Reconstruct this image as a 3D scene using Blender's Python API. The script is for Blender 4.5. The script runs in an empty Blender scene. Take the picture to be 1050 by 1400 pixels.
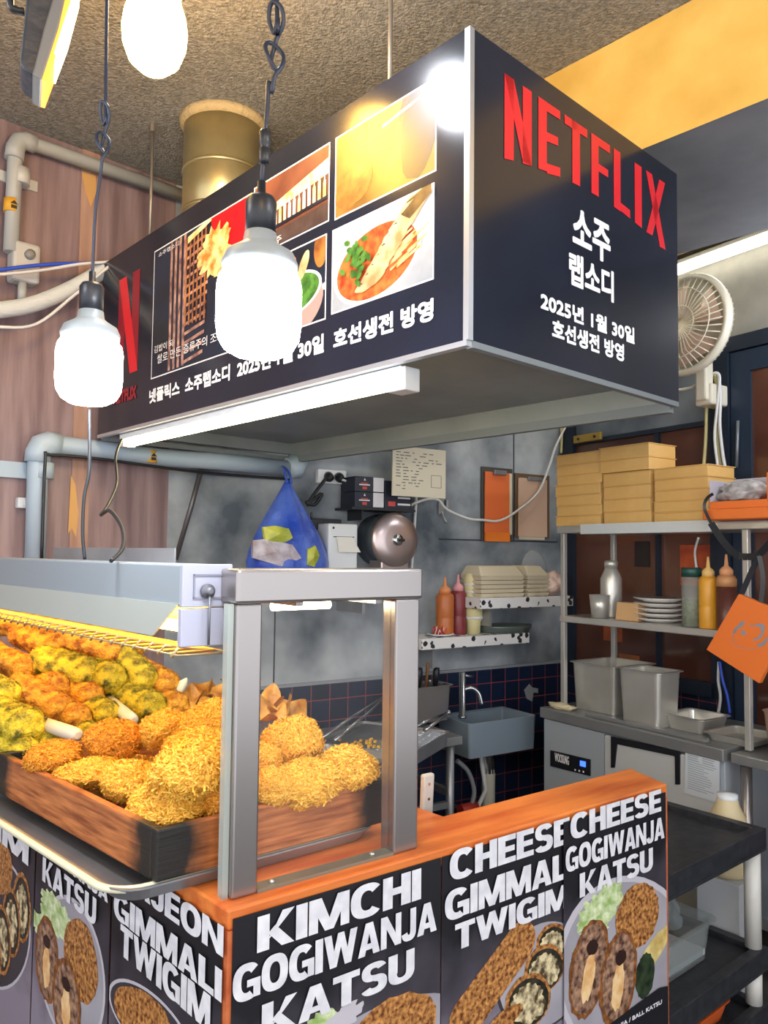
import bpy, bmesh, math, random
from mathutils import Vector, Matrix, noise
random.seed(7)
C = bpy.context.scene.collection
SC = bpy.context.scene

# ------------------------------------------------------------------ camera, light, exposure
FL = 1055.0
EYE = Vector((0, 0, 1.6))
PITCH, ROLL = math.atan((757.06-700)/FL), 0.01133
_f = Vector((0, math.cos(PITCH), math.sin(PITCH)))
_u0 = Vector((0, -math.sin(PITCH), math.cos(PITCH)))
_r0 = Vector((1, 0, 0))
_r = _r0*math.cos(ROLL) + _u0*math.sin(ROLL)
_u = -_r0*math.sin(ROLL) + _u0*math.cos(ROLL)
cam = bpy.data.cameras.new('camera'); cam.sensor_fit = 'HORIZONTAL'; cam.sensor_width = 36; cam.lens = 36*FL/1050
cam.clip_start = .02
camo = bpy.data.objects.new('camera', cam); C.objects.link(camo)
camo.matrix_world = Matrix(((_r.x, _u.x, -_f.x, EYE.x), (_r.y, _u.y, -_f.y, EYE.y), (_r.z, _u.z, -_f.z, EYE.z), (0, 0, 0, 1)))
SC.camera = camo
SC.view_settings.view_transform = 'Standard'; SC.view_settings.look = 'None'
SC.view_settings.gamma = 1; SC.view_settings.use_curve_mapping = False
SC.view_settings.exposure = 0.95
w = bpy.data.worlds.new('world'); SC.world = w; w.use_nodes = True
bg = w.node_tree.nodes['Background']; bg.inputs[0].default_value = (.93, .95, 1.0, 1); bg.inputs[1].default_value = 1.2
BULB_COOL, BULB_WARM, TUBE, HEAT = 46.0, 50.0, 11.0, 22.0   # emission strengths of the lamps


def ray(px, py): return _r*((px-525)/FL) + _u*((700-py)/FL) + _f
def atz(px, py, z): d = ray(px, py); return EYE + d*((z-EYE.z)/d.z)
def aty(px, py, y): d = ray(px, py); return EYE + d*(y/d.y)


class Fr:
    """a vertical plane: local x along it (left to right), y away from the viewer, z up"""
    def __init__(s, o, x):
        s.o = Vector(o); s.x = Vector((x[0], x[1], 0)).normalized(); s.y = Vector((-s.x.y, s.x.x, 0)); s.rz = math.atan2(s.x.y, s.x.x)
    def hit(s, px, py, off=0):
        d = ray(px, py); p0 = s.o + s.y*off
        t = (p0-EYE).dot(s.y)/d.dot(s.y); h = EYE + d*t - s.o
        return (h.dot(s.x), h.z)
    def W(s, x, y, z): return s.o + s.x*x + s.y*y + Vector((0, 0, z))
    def L(s, p): q = Vector(p)-s.o; return (q.dot(s.x), q.dot(s.y), q.z)
    def pt(s, px, py, off=0): x, z = s.hit(px, py, off); return s.W(x, off, z)
    def sub(s, px, py, off=0): return Fr(s.pt(px, py, off), s.x)
    def subl(s, x, y, z): return Fr(s.W(x, y, z), s.x)


# ------------------------------------------------------------------ materials
def lin(h):
    h = h.lstrip('#'); v = [int(h[i:i+2], 16)/255 for i in (0, 2, 4)]
    return tuple(((x/12.92) if x <= .04045 else ((x+.055)/1.055)**2.4) for x in v)+(1,)

_mc = {}
def M(name, col, rough=.5, metal=0, col2=None, scale=8, detail=4, stretch=(1, 1, 1), bump=None, emit=0, alpha=1, trans=0, pos=(.35, .65), col3=None, coat=0, sss=0):
    if name in _mc: return _mc[name]
    m = bpy.data.materials.new(name); m.use_nodes = True; nt = m.node_tree; b = nt.nodes['Principled BSDF']
    b.inputs['Base Color'].default_value = lin(col); b.inputs['Roughness'].default_value = rough; b.inputs['Metallic'].default_value = metal
    b.inputs['Coat Weight'].default_value = coat
    if sss: b.inputs['Subsurface Weight'].default_value = sss; b.inputs['Subsurface Radius'].default_value = (.02, .01, .005)
    if trans: b.inputs['Transmission Weight'].default_value = trans; b.inputs['IOR'].default_value = 1.3
    if alpha < 1: b.inputs['Alpha'].default_value = alpha
    if emit: b.inputs['Emission Color'].default_value = lin(col); b.inputs['Emission Strength'].default_value = emit
    if col2 or bump:
        tc = nt.nodes.new('ShaderNodeTexCoord'); mp = nt.nodes.new('ShaderNodeMapping'); mp.inputs['Scale'].default_value = stretch
        nt.links.new(tc.outputs['Object'], mp.inputs['Vector'])
    if col2:
        n = nt.nodes.new('ShaderNodeTexNoise'); n.inputs['Scale'].default_value = scale; n.inputs['Detail'].default_value = detail
        nt.links.new(mp.outputs[0], n.inputs['Vector'])
        r = nt.nodes.new('ShaderNodeValToRGB'); r.color_ramp.elements[0].position = pos[0]; r.color_ramp.elements[1].position = pos[1]
        r.color_ramp.elements[0].color = lin(col); r.color_ramp.elements[1].color = lin(col2)
        if col3: e = r.color_ramp.elements.new(.5*(pos[0]+pos[1])); e.color = lin(col3)
        nt.links.new(n.outputs['Fac'], r.inputs[0]); nt.links.new(r.outputs[0], b.inputs['Base Color'])
    if bump:
        n2 = nt.nodes.new('ShaderNodeTexNoise'); n2.inputs['Scale'].default_value = bump[0]; n2.inputs['Detail'].default_value = bump[2] if len(bump) > 2 else 3
        nt.links.new(mp.outputs[0], n2.inputs['Vector'])
        bm_ = nt.nodes.new('ShaderNodeBump'); bm_.inputs['Strength'].default_value = bump[1]; bm_.inputs['Distance'].default_value = .01
        nt.links.new(n2.outputs['Fac'], bm_.inputs['Height']); nt.links.new(bm_.outputs[0], b.inputs['Normal'])
    _mc[name] = m; return m

def GL(name, col, mix=.15, rough=.05):
    """thin clear plastic or glass: mostly see-through with a glossy film"""
    if name in _mc: return _mc[name]
    m = bpy.data.materials.new(name); m.use_nodes = True; nt = m.node_tree; nt.nodes.remove(nt.nodes['Principled BSDF'])
    out = nt.nodes['Material Output']; t = nt.nodes.new('ShaderNodeBsdfTransparent'); t.inputs[0].default_value = lin(col)
    g = nt.nodes.new('ShaderNodeBsdfPrincipled'); g.inputs['Base Color'].default_value = lin(col); g.inputs['Roughness'].default_value = rough
    mx = nt.nodes.new('ShaderNodeMixShader'); mx.inputs[0].default_value = mix
    nt.links.new(t.outputs[0], mx.inputs[1]); nt.links.new(g.outputs[0], mx.inputs[2]); nt.links.new(mx.outputs[0], out.inputs[0])
    _mc[name] = m; return m


# ------------------------------------------------------------------ mesh helpers
class MB:
    def __init__(s): s.v = []; s.f = []; s.m = []; s.s = []
    def add(s, vs, fs, m=0, sm=False):
        b = len(s.v); s.v += [tuple(v) for v in vs]
        for f in fs: s.f.append(tuple(i+b for i in f)); s.m.append(m); s.s.append(sm)
        return s
    def box(s, x0, x1, y0, y1, z0, z1, m=0):
        return s.add([(x0, y0, z0), (x1, y0, z0), (x1, y1, z0), (x0, y1, z0), (x0, y0, z1), (x1, y0, z1), (x1, y1, z1), (x0, y1, z1)],
              [(3, 2, 1, 0), (4, 5, 6, 7), (0, 1, 5, 4), (1, 2, 6, 5), (2, 3, 7, 6), (3, 0, 4, 7)], m)
    def hexa(s, bot, top, m=0):
        n = len(bot)
        return s.add(list(bot)+list(top), [tuple(range(n-1, -1, -1)), tuple(range(n, 2*n))]+[(i, (i+1) % n, n+(i+1) % n, n+i) for i in range(n)], m)
    def zprism(s, poly, z0, z1, m=0): return s.hexa([(x, y, z0) for x, y in poly], [(x, y, z1) for x, y in poly], m)
    def yprism(s, poly, y0, y1, m=0): return s.hexa([(x, y0, z) for x, z in poly], [(x, y1, z) for x, z in poly], m)
    def tube(s, pts, r, n=8, m=0, closed=False):
        pts = [Vector(p) for p in pts]; k = len(pts); rs = r if isinstance(r, (list, tuple)) else [r]*k
        vs = []; up = None
        for i, p in enumerate(pts):
            a = pts[i-1] if (i or closed) else p; b_ = pts[(i+1) % k] if (i < k-1 or closed) else p
            t = (b_-a).normalized()
            if up is None: up = t.orthogonal().normalized()
            else:
                up = up - t*up.dot(t); up = up.normalized() if up.length > 1e-6 else t.orthogonal().normalized()
            w_ = t.cross(up)
            vs += [p + (up*math.cos(j*2*math.pi/n) + w_*math.sin(j*2*math.pi/n))*rs[i] for j in range(n)]
        fs = []
        for i in range(k if closed else k-1):
            for j in range(n):
                i2 = (i+1) % k; fs.append((i*n+j, i*n+(j+1) % n, i2*n+(j+1) % n, i2*n+j))
        b = len(s.f); s.add(vs, fs, m, True)
        if not closed:
            q = len(s.v)-k*n
            s.f.append(tuple(q+j for j in range(n-1, -1, -1))); s.m.append(m); s.s.append(False)
            s.f.append(tuple(q+(k-1)*n+j for j in range(n))); s.m.append(m); s.s.append(False)
        return s
    def lathe(s, prof, o=(0, 0, 0), ax=(0, 0, 1), n=24, m=0, sm=True, sy=1, ms=None):
        ax = Vector(ax).normalized(); o = Vector(o)
        a = Vector((1, 0, 0)) if abs(ax.x) < .9 else Vector((0, 1, 0)); a = (a-ax*a.dot(ax)).normalized(); b = ax.cross(a)
        vs = [o + ax*z + (a*math.cos(j*2*math.pi/n) + b*math.sin(j*2*math.pi/n)*sy)*r for r, z in prof for j in range(n)]
        k = len(prof)
        for i in range(k-1):
            pass
        q = len(s.v); s.v += [tuple(v) for v in vs]
        for i in range(k-1):
            for j in range(n):
                s.f.append((q+i*n+j, q+i*n+(j+1) % n, q+(i+1)*n+(j+1) % n, q+(i+1)*n+j)); s.m.append(ms[i] if ms else m); s.s.append(sm)
        if prof[0][0] > 1e-5: s.f.append(tuple(q+j for j in range(n-1, -1, -1))); s.m.append(ms[0] if ms else m); s.s.append(False)
        if prof[-1][0] > 1e-5: s.f.append(tuple(q+(k-1)*n+j for j in range(n))); s.m.append(ms[-1] if ms else m); s.s.append(False)
        return s
    def poly(s, pts, m=0): return s.add(pts, [tuple(range(len(pts)))], m)
    def build(s, name, mats, parent=None, bevel=0, fr=None, seg=2, subsurf=0):
        me = bpy.data.meshes.new(name); me.from_pydata(s.v, [], s.f)
        for m_ in (mats if isinstance(mats, (list, tuple)) else [mats]): me.materials.append(m_)
        me.polygons.foreach_set('material_index', s.m); me.polygons.foreach_set('use_smooth', s.s); me.update()
        o = bpy.data.objects.new(name, me); C.objects.link(o)
        if parent: o.parent = parent
        if fr is not None: o.location = fr.o; o.rotation_euler = (0, 0, fr.rz)
        if bevel:
            b = o.modifiers.new('bevel', 'BEVEL'); b.width = bevel; b.segments = seg; b.limit_method = 'ANGLE'; b.angle_limit = .6
        if subsurf:
            b = o.modifiers.new('subsurf', 'SUBSURF'); b.levels = b.render_levels = subsurf
        return o

def tag(o, label, cat, group=None, kind=None):
    o['label'] = label; o['category'] = cat
    if group: o['group'] = group
    if kind: o['kind'] = kind
    return o
def thing(name, label, cat, fr, group=None, tilt=None):
    o = bpy.data.objects.new(name, None); o.empty_display_size = .03; C.objects.link(o)
    o.location = fr.o; o.rotation_euler = (0, 0, fr.rz)
    if tilt is not None: o.rotation_euler = tilt
    return tag(o, label, cat, group)
def struct(o): o['kind'] = 'structure'; return o
def kids(o): return [c for c in C.objects if c.parent == o]
def copy_tree(o, parent=None):
    c = o.copy(); C.objects.link(c)
    if parent: c.parent = parent
    for ch in kids(o): copy_tree(ch, c)
    return c
def again(o, loc, label, rz=None, group=None):
    c = copy_tree(o); c.location = loc; c['label'] = label
    if rz is not None: c.rotation_euler = (0, 0, rz)
    if group: c['group'] = group
    return c
def world_mesh(mb, name, mats, bevel=0, **k):
    """mesh given in world coordinates; origin moved to its lowest vertex"""
    o = Vector(min(mb.v, key=lambda v: v[2])); mb.v = [tuple(Vector(v)-o) for v in mb.v]
    ob = mb.build(name, mats, None, bevel, **k); ob.location = o; return ob
def wthing(name, label, cat, p, group=None): return thing(name, label, cat, Fr(p, (1, 0)), group)

def arc(c, r, a0, a1, n=8): return [(c[0]+r*math.cos(a0+(a1-a0)*i/n), c[1]+r*math.sin(a0+(a1-a0)*i/n)) for i in range(n+1)]
def smooth_path(pts, n=6):
    pts = [Vector(p) for p in pts]; out = []
    for i in range(len(pts)-1):
        p0 = pts[max(i-1, 0)]; p1 = pts[i]; p2 = pts[i+1]; p3 = pts[min(i+2, len(pts)-1)]
        for k in range(n):
            t = k/n; out.append(.5*((2*p1)+(p2-p0)*t+(2*p0-5*p1+4*p2-p3)*t*t+(-p0+3*p1-3*p2+p3)*t*t*t))
    return out+[pts[-1]]

# lettering: outlines are taken once, while the scene is still empty
_tc = {}
def glyphs(body):
    if body in _tc: return _tc[body]
    cu = bpy.data.curves.new('lettering', 'FONT'); cu.body = body; cu.resolution_u = 3
    o = bpy.data.objects.new('lettering', cu); C.objects.link(o)
    dg = bpy.context.evaluated_depsgraph_get(); me = o.evaluated_get(dg).to_mesh()
    vs = [(v.co.x, v.co.y) for v in me.vertices]; fs = [tuple(p.vertices) for p in me.polygons]
    o.evaluated_get(dg).to_mesh_clear(); bpy.data.objects.remove(o); bpy.data.curves.remove(cu)
    x0 = min(v[0] for v in vs); x1 = max(v[0] for v in vs); y0 = min(v[1] for v in vs); y1 = max(v[1] for v in vs)
    _tc[body] = ([((x-x0)/(x1-x0), (y-y0)/(y1-y0)) for x, y in vs], fs); return _tc[body]
for _t in ('KIMCHI', 'GOGIWANJA', 'KATSU', 'CHEESE', 'GIMMALI', 'TWIGIM', 'PAJEON', 'GOGIWANJA / BALL KATSU', '소주', '랩소디', '2025년 1월 30일', '호선생전 방영',
           '넷플릭스  소주랩소디  2025년 1월 30일  호선생전 방영', '쌀로 만든 증류주의 조화', '김밥이 되', '소주랩소디', 'NETFLIX', '전통주', 'WOOSUNG', '8.0'): glyphs(_t)

def lettering(mb, body, x0, z0, x1, z1, y=-.002, bold=0, boldz=None, m=0, zr=None):
    """flat letters fitted to a rectangle of the plane y; z0/z1 may rise along the line (zr = rise at the right end)"""
    vs, fs = glyphs(body); boldz = bold if boldz is None else boldz
    g5 = (-1, -.5, 0, .5, 1)
    offs = [(0, 0)] if not bold else [(bold*p, boldz*q) for p in g5 for q in g5 if abs(p)+abs(q) < 1.9]
    a0, a1, b0, b1 = x0+bold, x1-bold, z0+boldz, z1-boldz
    for i, (dx, dz) in enumerate(offs):
        mb.add([(a0+(a1-a0)*u+dx, y-.000004*i, b0+(b1-b0)*v+dz+(zr or 0)*u) for u, v in vs], [tuple(reversed(f)) for f in fs], m)
    return mb
# heavy poster capitals drawn from outlines: width and filled shapes in a box of height 1
def _band(cx, cz, ro, zo, ri, zi, a0, a1, n=14):
    sp = lambda v, e: math.copysign(abs(v)**e, v); o = []
    P = [(cx+ro*sp(math.cos(a), .8), cz+zo*sp(math.sin(a), .8), cx+ri*sp(math.cos(a), .85), cz+zi*sp(math.sin(a), .85)) for a in (math.radians(a0+(a1-a0)*i/n) for i in range(n+1))]
    for i in range(n): a, b = P[i], P[i+1]; o.append([(a[0], a[1]), (b[0], b[1]), (b[2], b[3]), (a[2], a[3])])
    return o
def _q(x0, z0, x1, z1): return [(x0, z0), (x1, z0), (x1, z1), (x0, z1)]
T = .27
HEAVY = {
 'I': (T, [_q(0, 0, T, 1)]), 'L': (.62, [_q(0, 0, T, 1), _q(T, 0, .62, .22)]), 'H': (.78, [_q(0, 0, T, 1), _q(.78-T, 0, .78, 1), _q(T, .4, .78-T, .62)]),
 'E': (.66, [_q(0, 0, T, 1), _q(T, 0, .66, .2), _q(T, .4, .62, .6), _q(T, .8, .66, 1)]), 'T': (.72, [_q(.36-T/2, 0, .36+T/2, .8), _q(0, .79, .72, 1)]),
 'K': (.84, [_q(0, 0, T, 1), [(T, .36), (.34, .46), (.56, 1), (.84, 1), (T, .3)], [(.24, .46), (.4, .64), (.84, 0), (.55, 0)]]),
 'A': (.84, [[(0, 0), (.26, 0), (.5, 1), (.28, 1)], [(.84, 0), (.58, 0), (.34, 1), (.56, 1)], _q(.2, .17, .64, .35)]),
 'M': (1.0, [_q(0, 0, .22, 1), _q(.78, 0, 1, 1), [(0, 1), (.3, 1), (.61, 0), (.39, 0)], [(1, 1), (.7, 1), (.39, 0), (.61, 0)]]),
 'N': (.82, [_q(0, 0, .23, 1), _q(.59, 0, .82, 1), [(0, 1), (.25, 1), (.82, 0), (.57, 0)]]),
 'W': (1.22, [[(0, 1), (.26, 1), (.46, 0), (.22, 0)], [(.5, 1), (.72, 1), (.46, 0), (.24, 0)], [(.5, 1), (.72, 1), (.98, 0), (.76, 0)], [(.96, 1), (1.22, 1), (1.0, 0), (.76, 0)]]),
 'O': (.86, _band(.43, .5, .43, .52, .17, .3, 0, 360, 28)), 'C': (.82, _band(.43, .5, .43, .52, .17, .3, 42, 318, 24)),
 'G': (.86, _band(.43, .5, .43, .52, .17, .3, 42, 300, 24)+[_q(.44, .34, .86, .54), _q(.64, .02, .86, .4)]),
 'S': (.74, _band(.37, .72, .35, .3, .11, .11, 20, 270, 18)+_band(.37, .29, .37, .31, .12, .1, 90, -160, 18)), 'U': (.78, _band(.39, .36, .39, .38, .14, .18, 180, 360, 16)+[_q(0, .36, T, 1), _q(.53, .36, .78, 1)]),
 'J': (.6, _band(.28, .3, .3, .32, .06, .12, 190, 360, 14)+[_q(.34, .3, .58, 1)]), 'P': (.74, [_q(0, 0, T, 1)]+_band(.36, .67, .38, .33, .14, .14, -90, 90, 14)+[_q(T, .81, .37, 1), _q(T, .34, .37, .53)])}
def heavy(mb, body, x0, z0, x1, z1, y, m=0):
    gap = .035; tot = sum(HEAVY[c][0] for c in body)+gap*(len(body)-1); k = (x1-x0)/tot; x = x0; i = 0
    for c in body:
        for q in HEAVY[c][1]:
            q = [(x+a*k, z0+(z1-z0)*b) for a, b in q]; ar = sum(q[j-1][0]*q[j][1]-q[j][0]*q[j-1][1] for j in range(len(q)))
            mb.poly([(a, y-.000004*(i % 9), b) for a, b in (q if ar > 0 else q[::-1])], m); i += 1
        x += (HEAVY[c][0]+gap)*k
    return mb
def boxpx(fr, tl, bl, tr, br, off=0):
    """rectangle in a plane from where its four corners show"""
    a, b, c, d = fr.hit(*tl, off), fr.hit(*bl, off), fr.hit(*tr, off), fr.hit(*br, off)
    return ((a[0]+b[0])/2, (b[1]+d[1])/2, (c[0]+d[0])/2, (a[1]+c[1])/2)
def ell(cx, cz, rx, rz, ang=0, n=36, jag=0, seed=0):
    rnd = random.Random(seed); out = []
    for i in range(n):
        t = i*2*math.pi/n; k = 1+jag*(rnd.random()-.5); a, b = rx*k*math.cos(t), rz*k*math.sin(t)
        out.append((cx+a*math.cos(ang)-b*math.sin(ang), cz+a*math.sin(ang)+b*math.cos(ang)))
    return out
def cap(x0, z0, x1, z1, r, jag=0, seed=0, n=10):
    rnd = random.Random(seed); a = math.atan2(z1-z0, x1-x0); o = []
    for k in range(n+1): t = a-math.pi/2+math.pi*k/n; o.append((x1+r*math.cos(t)*(1+jag*(rnd.random()-.5)), z1+r*math.sin(t)*(1+jag*(rnd.random()-.5))))
    for k in range(n+1): t = a+math.pi/2+math.pi*k/n; o.append((x0+r*math.cos(t)*(1+jag*(rnd.random()-.5)), z0+r*math.sin(t)*(1+jag*(rnd.random()-.5))))
    return o

class Print:
    """a printed picture: flat coloured shapes laid on a panel, given where they show"""
    def __init__(s, fr, off=0, clip=None): s.fr = fr; s.mb = MB(); s.k = 0; s.mats = []; s.off = off; s.clip = clip
    def mi(s, m):
        if m not in s.mats: s.mats.append(m)
        return s.mats.index(m)
    def px(s, pts, m):
        s.loc([s.fr.hit(x, y, s.off) for x, y in pts], m)
    def loc(s, q, m):
        if s.clip:
            for ax, lim, sg in ((0, s.clip[0], 1), (0, s.clip[2], -1), (1, s.clip[1], 1), (1, s.clip[3], -1)):
                o = []
                for i in range(len(q)):
                    a, b = q[i-1], q[i]; ia, ib = sg*(a[ax]-lim) >= 0, sg*(b[ax]-lim) >= 0
                    if ia != ib:
                        t = (lim-a[ax])/(b[ax]-a[ax]); o.append((a[0]+(b[0]-a[0])*t, a[1]+(b[1]-a[1])*t))
                    if ib: o.append(b)
                q = o
                if len(q) < 3: return
        s.k += 1; y = s.off-.00012*s.k
        ar = sum(q[i-1][0]*q[i][1]-q[i][0]*q[i-1][1] for i in range(len(q)))
        if ar < 0: q = q[::-1]
        s.mb.poly([(x, y, z) for x, z in q], s.mi(m))
    def build(s, name, parent): return s.mb.build(name, s.mats, parent)

def blob(rx, ry, rz, seed, amp=.12, fs=3.0, sub=4, flakes=0, fl=.012, amp2=.04):
    bm = bmesh.new(); bmesh.ops.create_icosphere(bm, subdivisions=sub, radius=1); off = Vector((seed*7.3, seed*3.1, seed*1.7)); rnd = random.Random(seed)
    for v in bm.verts:
        n = v.co.normalized(); k = 1+amp*noise.fractal(n*fs*.5+off, 1, 2, 3)+amp2*noise.noise(n*fs*4+off)+amp2*.8*noise.noise(n*fs*9+off)+amp2*.6*noise.noise(n*fs*19+off)
        v.co = Vector((n.x*rx*k, n.y*ry*k, n.z*rz*k))
    bm.normal_update(); vs = [v.co.copy() for v in bm.verts]; ns = [v.normal.copy() for v in bm.verts]; fs_ = [tuple(v.index for v in f.verts) for f in bm.faces]; bm.free()
    mb = MB(); mb.add(vs, fs_, 0, True)
    for k in range(flakes):
        i = rnd.randrange(len(vs)); p, n = vs[i], ns[i]; t = Vector((rnd.uniform(-1, 1), rnd.uniform(-1, 1), rnd.uniform(-1, 1))); t = (t-n*t.dot(n)*.75).normalized(); b = n.cross(t).normalized()
        L = fl*rnd.uniform(.5, 1.3); wd = L*rnd.uniform(.25, .45); q = p+n*rnd.uniform(-.001, .002)
        mb.add([q-t*L*.5-b*wd*.4, q-t*L*.5+b*wd*.4, q+t*L*.5+b*wd*.3+n*L*.45, q+t*L*.6+n*L*.35-b*wd*.2, q+n*L*.1], [(0, 1, 2, 3), (0, 4, 3), (1, 2, 4)], 0, False)
    return mb
# ------------------------------------------------------------------ setting
concrete = M('concrete', '#4a535c', .8, col2='#b2b8bc', scale=2.6, detail=10, pos=(.34, .68), bump=(14, .25))
concrete_r = M('concrete_rear', '#5c5a55', .8, col2='#96928a', scale=2.0, detail=8, bump=(14, .2))
wood_wall = M('wall_panelling', '#715b5c', .5, col2='#957f7e', scale=7, detail=5, stretch=(3, 3, .25), bump=(30, .1))
wood_batten = M('batten_wood', '#93705f', .6, col2='#b28f7b', scale=8, detail=5, stretch=(3, 3, .3))
popcorn = M('popcorn_plaster', '#77746c', .95, col2='#9b978c', scale=70, detail=3, bump=(110, 1.0, 2))
yellow_pl = M('yellow_plaster', '#d2a64a', .8, col2='#e5bd62', scale=5, detail=6, bump=(9, .3))
dark_pl = M('dark_plaster', '#62656c', .8, col2='#7d7e82', scale=3, detail=6, bump=(8, .2))
floor_m = M('floor_tiles', '#3a3836', .6, col2='#57534e', scale=3)
navy_frame = M('navy_frame', '#1a2433', .45)
brown_pane = M('brown_pane', '#4a2b22', .16, col2='#6b4434', scale=1.6, detail=3, coat=.3)
grey_pane = M('grey_pane', '#4d5660', .2, col2='#79808a', scale=3)

def tile_mat(name, c1, c2, mortar):
    m = bpy.data.materials.new(name); m.use_nodes = True; nt = m.node_tree; b = nt.nodes['Principled BSDF']
    tc = nt.nodes.new('ShaderNodeTexCoord'); sp = nt.nodes.new('ShaderNodeSeparateXYZ'); cb = nt.nodes.new('ShaderNodeCombineXYZ')
    nt.links.new(tc.outputs['Object'], sp.inputs[0]); nt.links.new(sp.outputs[0], cb.inputs[0]); nt.links.new(sp.outputs[2], cb.inputs[1])
    br = nt.nodes.new('ShaderNodeTexBrick'); br.offset = 0; br.inputs['Scale'].default_value = 1
    br.inputs['Brick Width'].default_value = .1; br.inputs['Row Height'].default_value = .1; br.inputs['Mortar Size'].default_value = .0022; br.inputs['Mortar Smooth'].default_value = .1
    br.inputs['Color1'].default_value = lin(c1); br.inputs['Color2'].default_value = lin(c2); br.inputs['Mortar'].default_value = lin(mortar)
    nt.links.new(cb.outputs[0], br.inputs['Vector']); nt.links.new(br.outputs['Color'], b.inputs['Base Color']); b.inputs['Roughness'].default_value = .28
    return m
navy_tile = tile_mat('navy_tile', '#161f33', '#1c2b45', '#93474a')

WF = Fr((-.366, 3.686, 0), (.848, .53))                # concrete wall on the left of the kitchen
J = WF.pt(228, 750); J.z = 0
K = WF.pt(774, 800); K.z = 0
WW = Fr(J - Vector((.7208, .6931, 0))*3.2, (.7208, .6931))   # wood panelled wall, ends at J
BW = Fr(K, (.53, -.848))                                # rear wall
ZC = 3.22
xj, xk = WF.L(J)[0], WF.L(K)[0]

fl = MB().box(-5, 5, -2, 6.5, -.05, 0).build('floor', floor_m); struct(fl)
ce = MB().box(-5, 5, -1.2, 6.5, ZC, ZC+.08).build('ceiling', popcorn); struct(ce)
fw = Fr(J, (WF.x.x, WF.x.y))
struct(MB().box(0, xk-xj, 0, .1, 0, ZC).build('wall_left', concrete, fr=fw))
struct(MB().box(0, 3.2, 0, .1, 0, ZC).build('wall_left_panelled', wood_wall, fr=WW))
struct(MB().box(-.1, 4.2, 0, .1, 0, ZC).build('wall_rear', concrete_r, fr=BW))
# tile dado with its cap
ztile = .975
struct(MB().box(.02, xk-xj, -.012, 0, 0, ztile).build('trim_1', navy_tile, fr=fw))
struct(MB().box(.02, xk-xj, -.018, 0, ztile, ztile+.014).build('trim_2', M('cap_grey', '#8c9095', .4), fr=fw))
struct(MB().box(0, 4, -.012, 0, 0, .93).build('trim_3', navy_tile, fr=BW))
# panel seams and patched strip of the concrete wall
sm = MB()
x1, z1 = WF.hit(600, 737); x2, z2 = WF.hit(762, 742)
dx = xj
sm.box(x1-dx, x2-dx, -.003, 0, z1-.004, z1+.003); x3, _ = WF.hit(702, 700); sm.box(x3-dx-.003, x3-dx+.003, -.003, 0, z1, ZC)
x3, _ = WF.hit(375, 880); sm.box(x3-dx-.003, x3-dx+.003, -.003, 0, ztile+.014, 1.45)
struct(sm.build('trim_4', M('seam_dark', '#2c3138', .8), fr=fw))
# battens and torn veneer on the panelled wall
ba = MB()
for pa, pb in ((104, 128),):
    xa, _ = WW.hit(pa, 450); xb, _ = WW.hit(pb, 450); ba.box(xa, xb, -.006, 0, 0, ZC)
struct(ba.build('trim_5', wood_batten, fr=WW))
tv = MB(); pts = [WW.hit(x, y, -.007) for x, y in ((97, 650), (103, 662), (107, 700), (104, 735), (98, 722), (93, 730), (95, 690))]
tv.yprism(pts[::-1], -.0075, -.006)
pts = [WW.hit(x, y, -.007) for x, y in ((112, 235), (131, 240), (132, 262), (124, 283), (117, 262))]
tv.yprism(pts[::-1], -.0075, -.006)
struct(tv.build('trim_6', M('bare_veneer', '#c79a5c', .7), fr=WW))
# yellow faced beam with its dark underside
BF = Fr(Vector((.5, 2.57, 0)), (.68, -.73)); zb = 2.835
bm_ = MB(); bm_.box(-.75, 3.0, 0, .86, zb, ZC-.001, 0)
for i, f in enumerate(bm_.f): bm_.m[i] = 1 if i == 2 else 0
for i in range(len(bm_.f)): bm_.m[i] = 0 if i == 2 else 1
struct(bm_.build('trim_7', [yellow_pl, dark_pl], fr=BF))
# tan strip high on the rear wall
xa, za = BW.hit(935, 347); xb, zb2 = BW.hit(1050, 312)
struct(MB().box(.2, 4, -.05, 0, za-.02, za+.2).build('trim_8', M('tan_strip', '#a08a6a', .8, col2='#b9a585', scale=6), fr=BW))
# window with brown panes, navy frame and a transom
wx0 = BW.hit(776, 700)[0]; wx1 = BW.hit(984, 700)[0]; zt = BW.hit(890, 592)[1]; zbot = 1.0; ztop = zt+.5
wn = MB(); fw_ = .055
wn.box(wx0, wx0+.09, -.05, 0, .93, ztop); wn.box(wx1-.02, wx1+.03, -.05, 0, .93, ztop); wn.box(wx0, wx1, -.05, 0, ztop-.05, ztop)
wn.box(wx0, wx1, -.05, 0, .93, zbot); wn.box(wx0, wx1, -.045, 0, zt-.012, zt+.012)
xm = BW.hit(905, 700)[0]; wn.box(xm-.012, xm+.012, -.04, 0, zbot, zt)
win = struct(wn.build('window_1', navy_frame, fr=BW))
p = MB().box(wx0+.09, wx1-.02, -.02, -.001, zbot, zt-.012).build('pane', brown_pane, win)
p = MB().box(wx0+.09, wx1-.02, -.02, -.001, zt+.012, ztop-.05).build('transom_pane', grey_pane, win)
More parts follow.
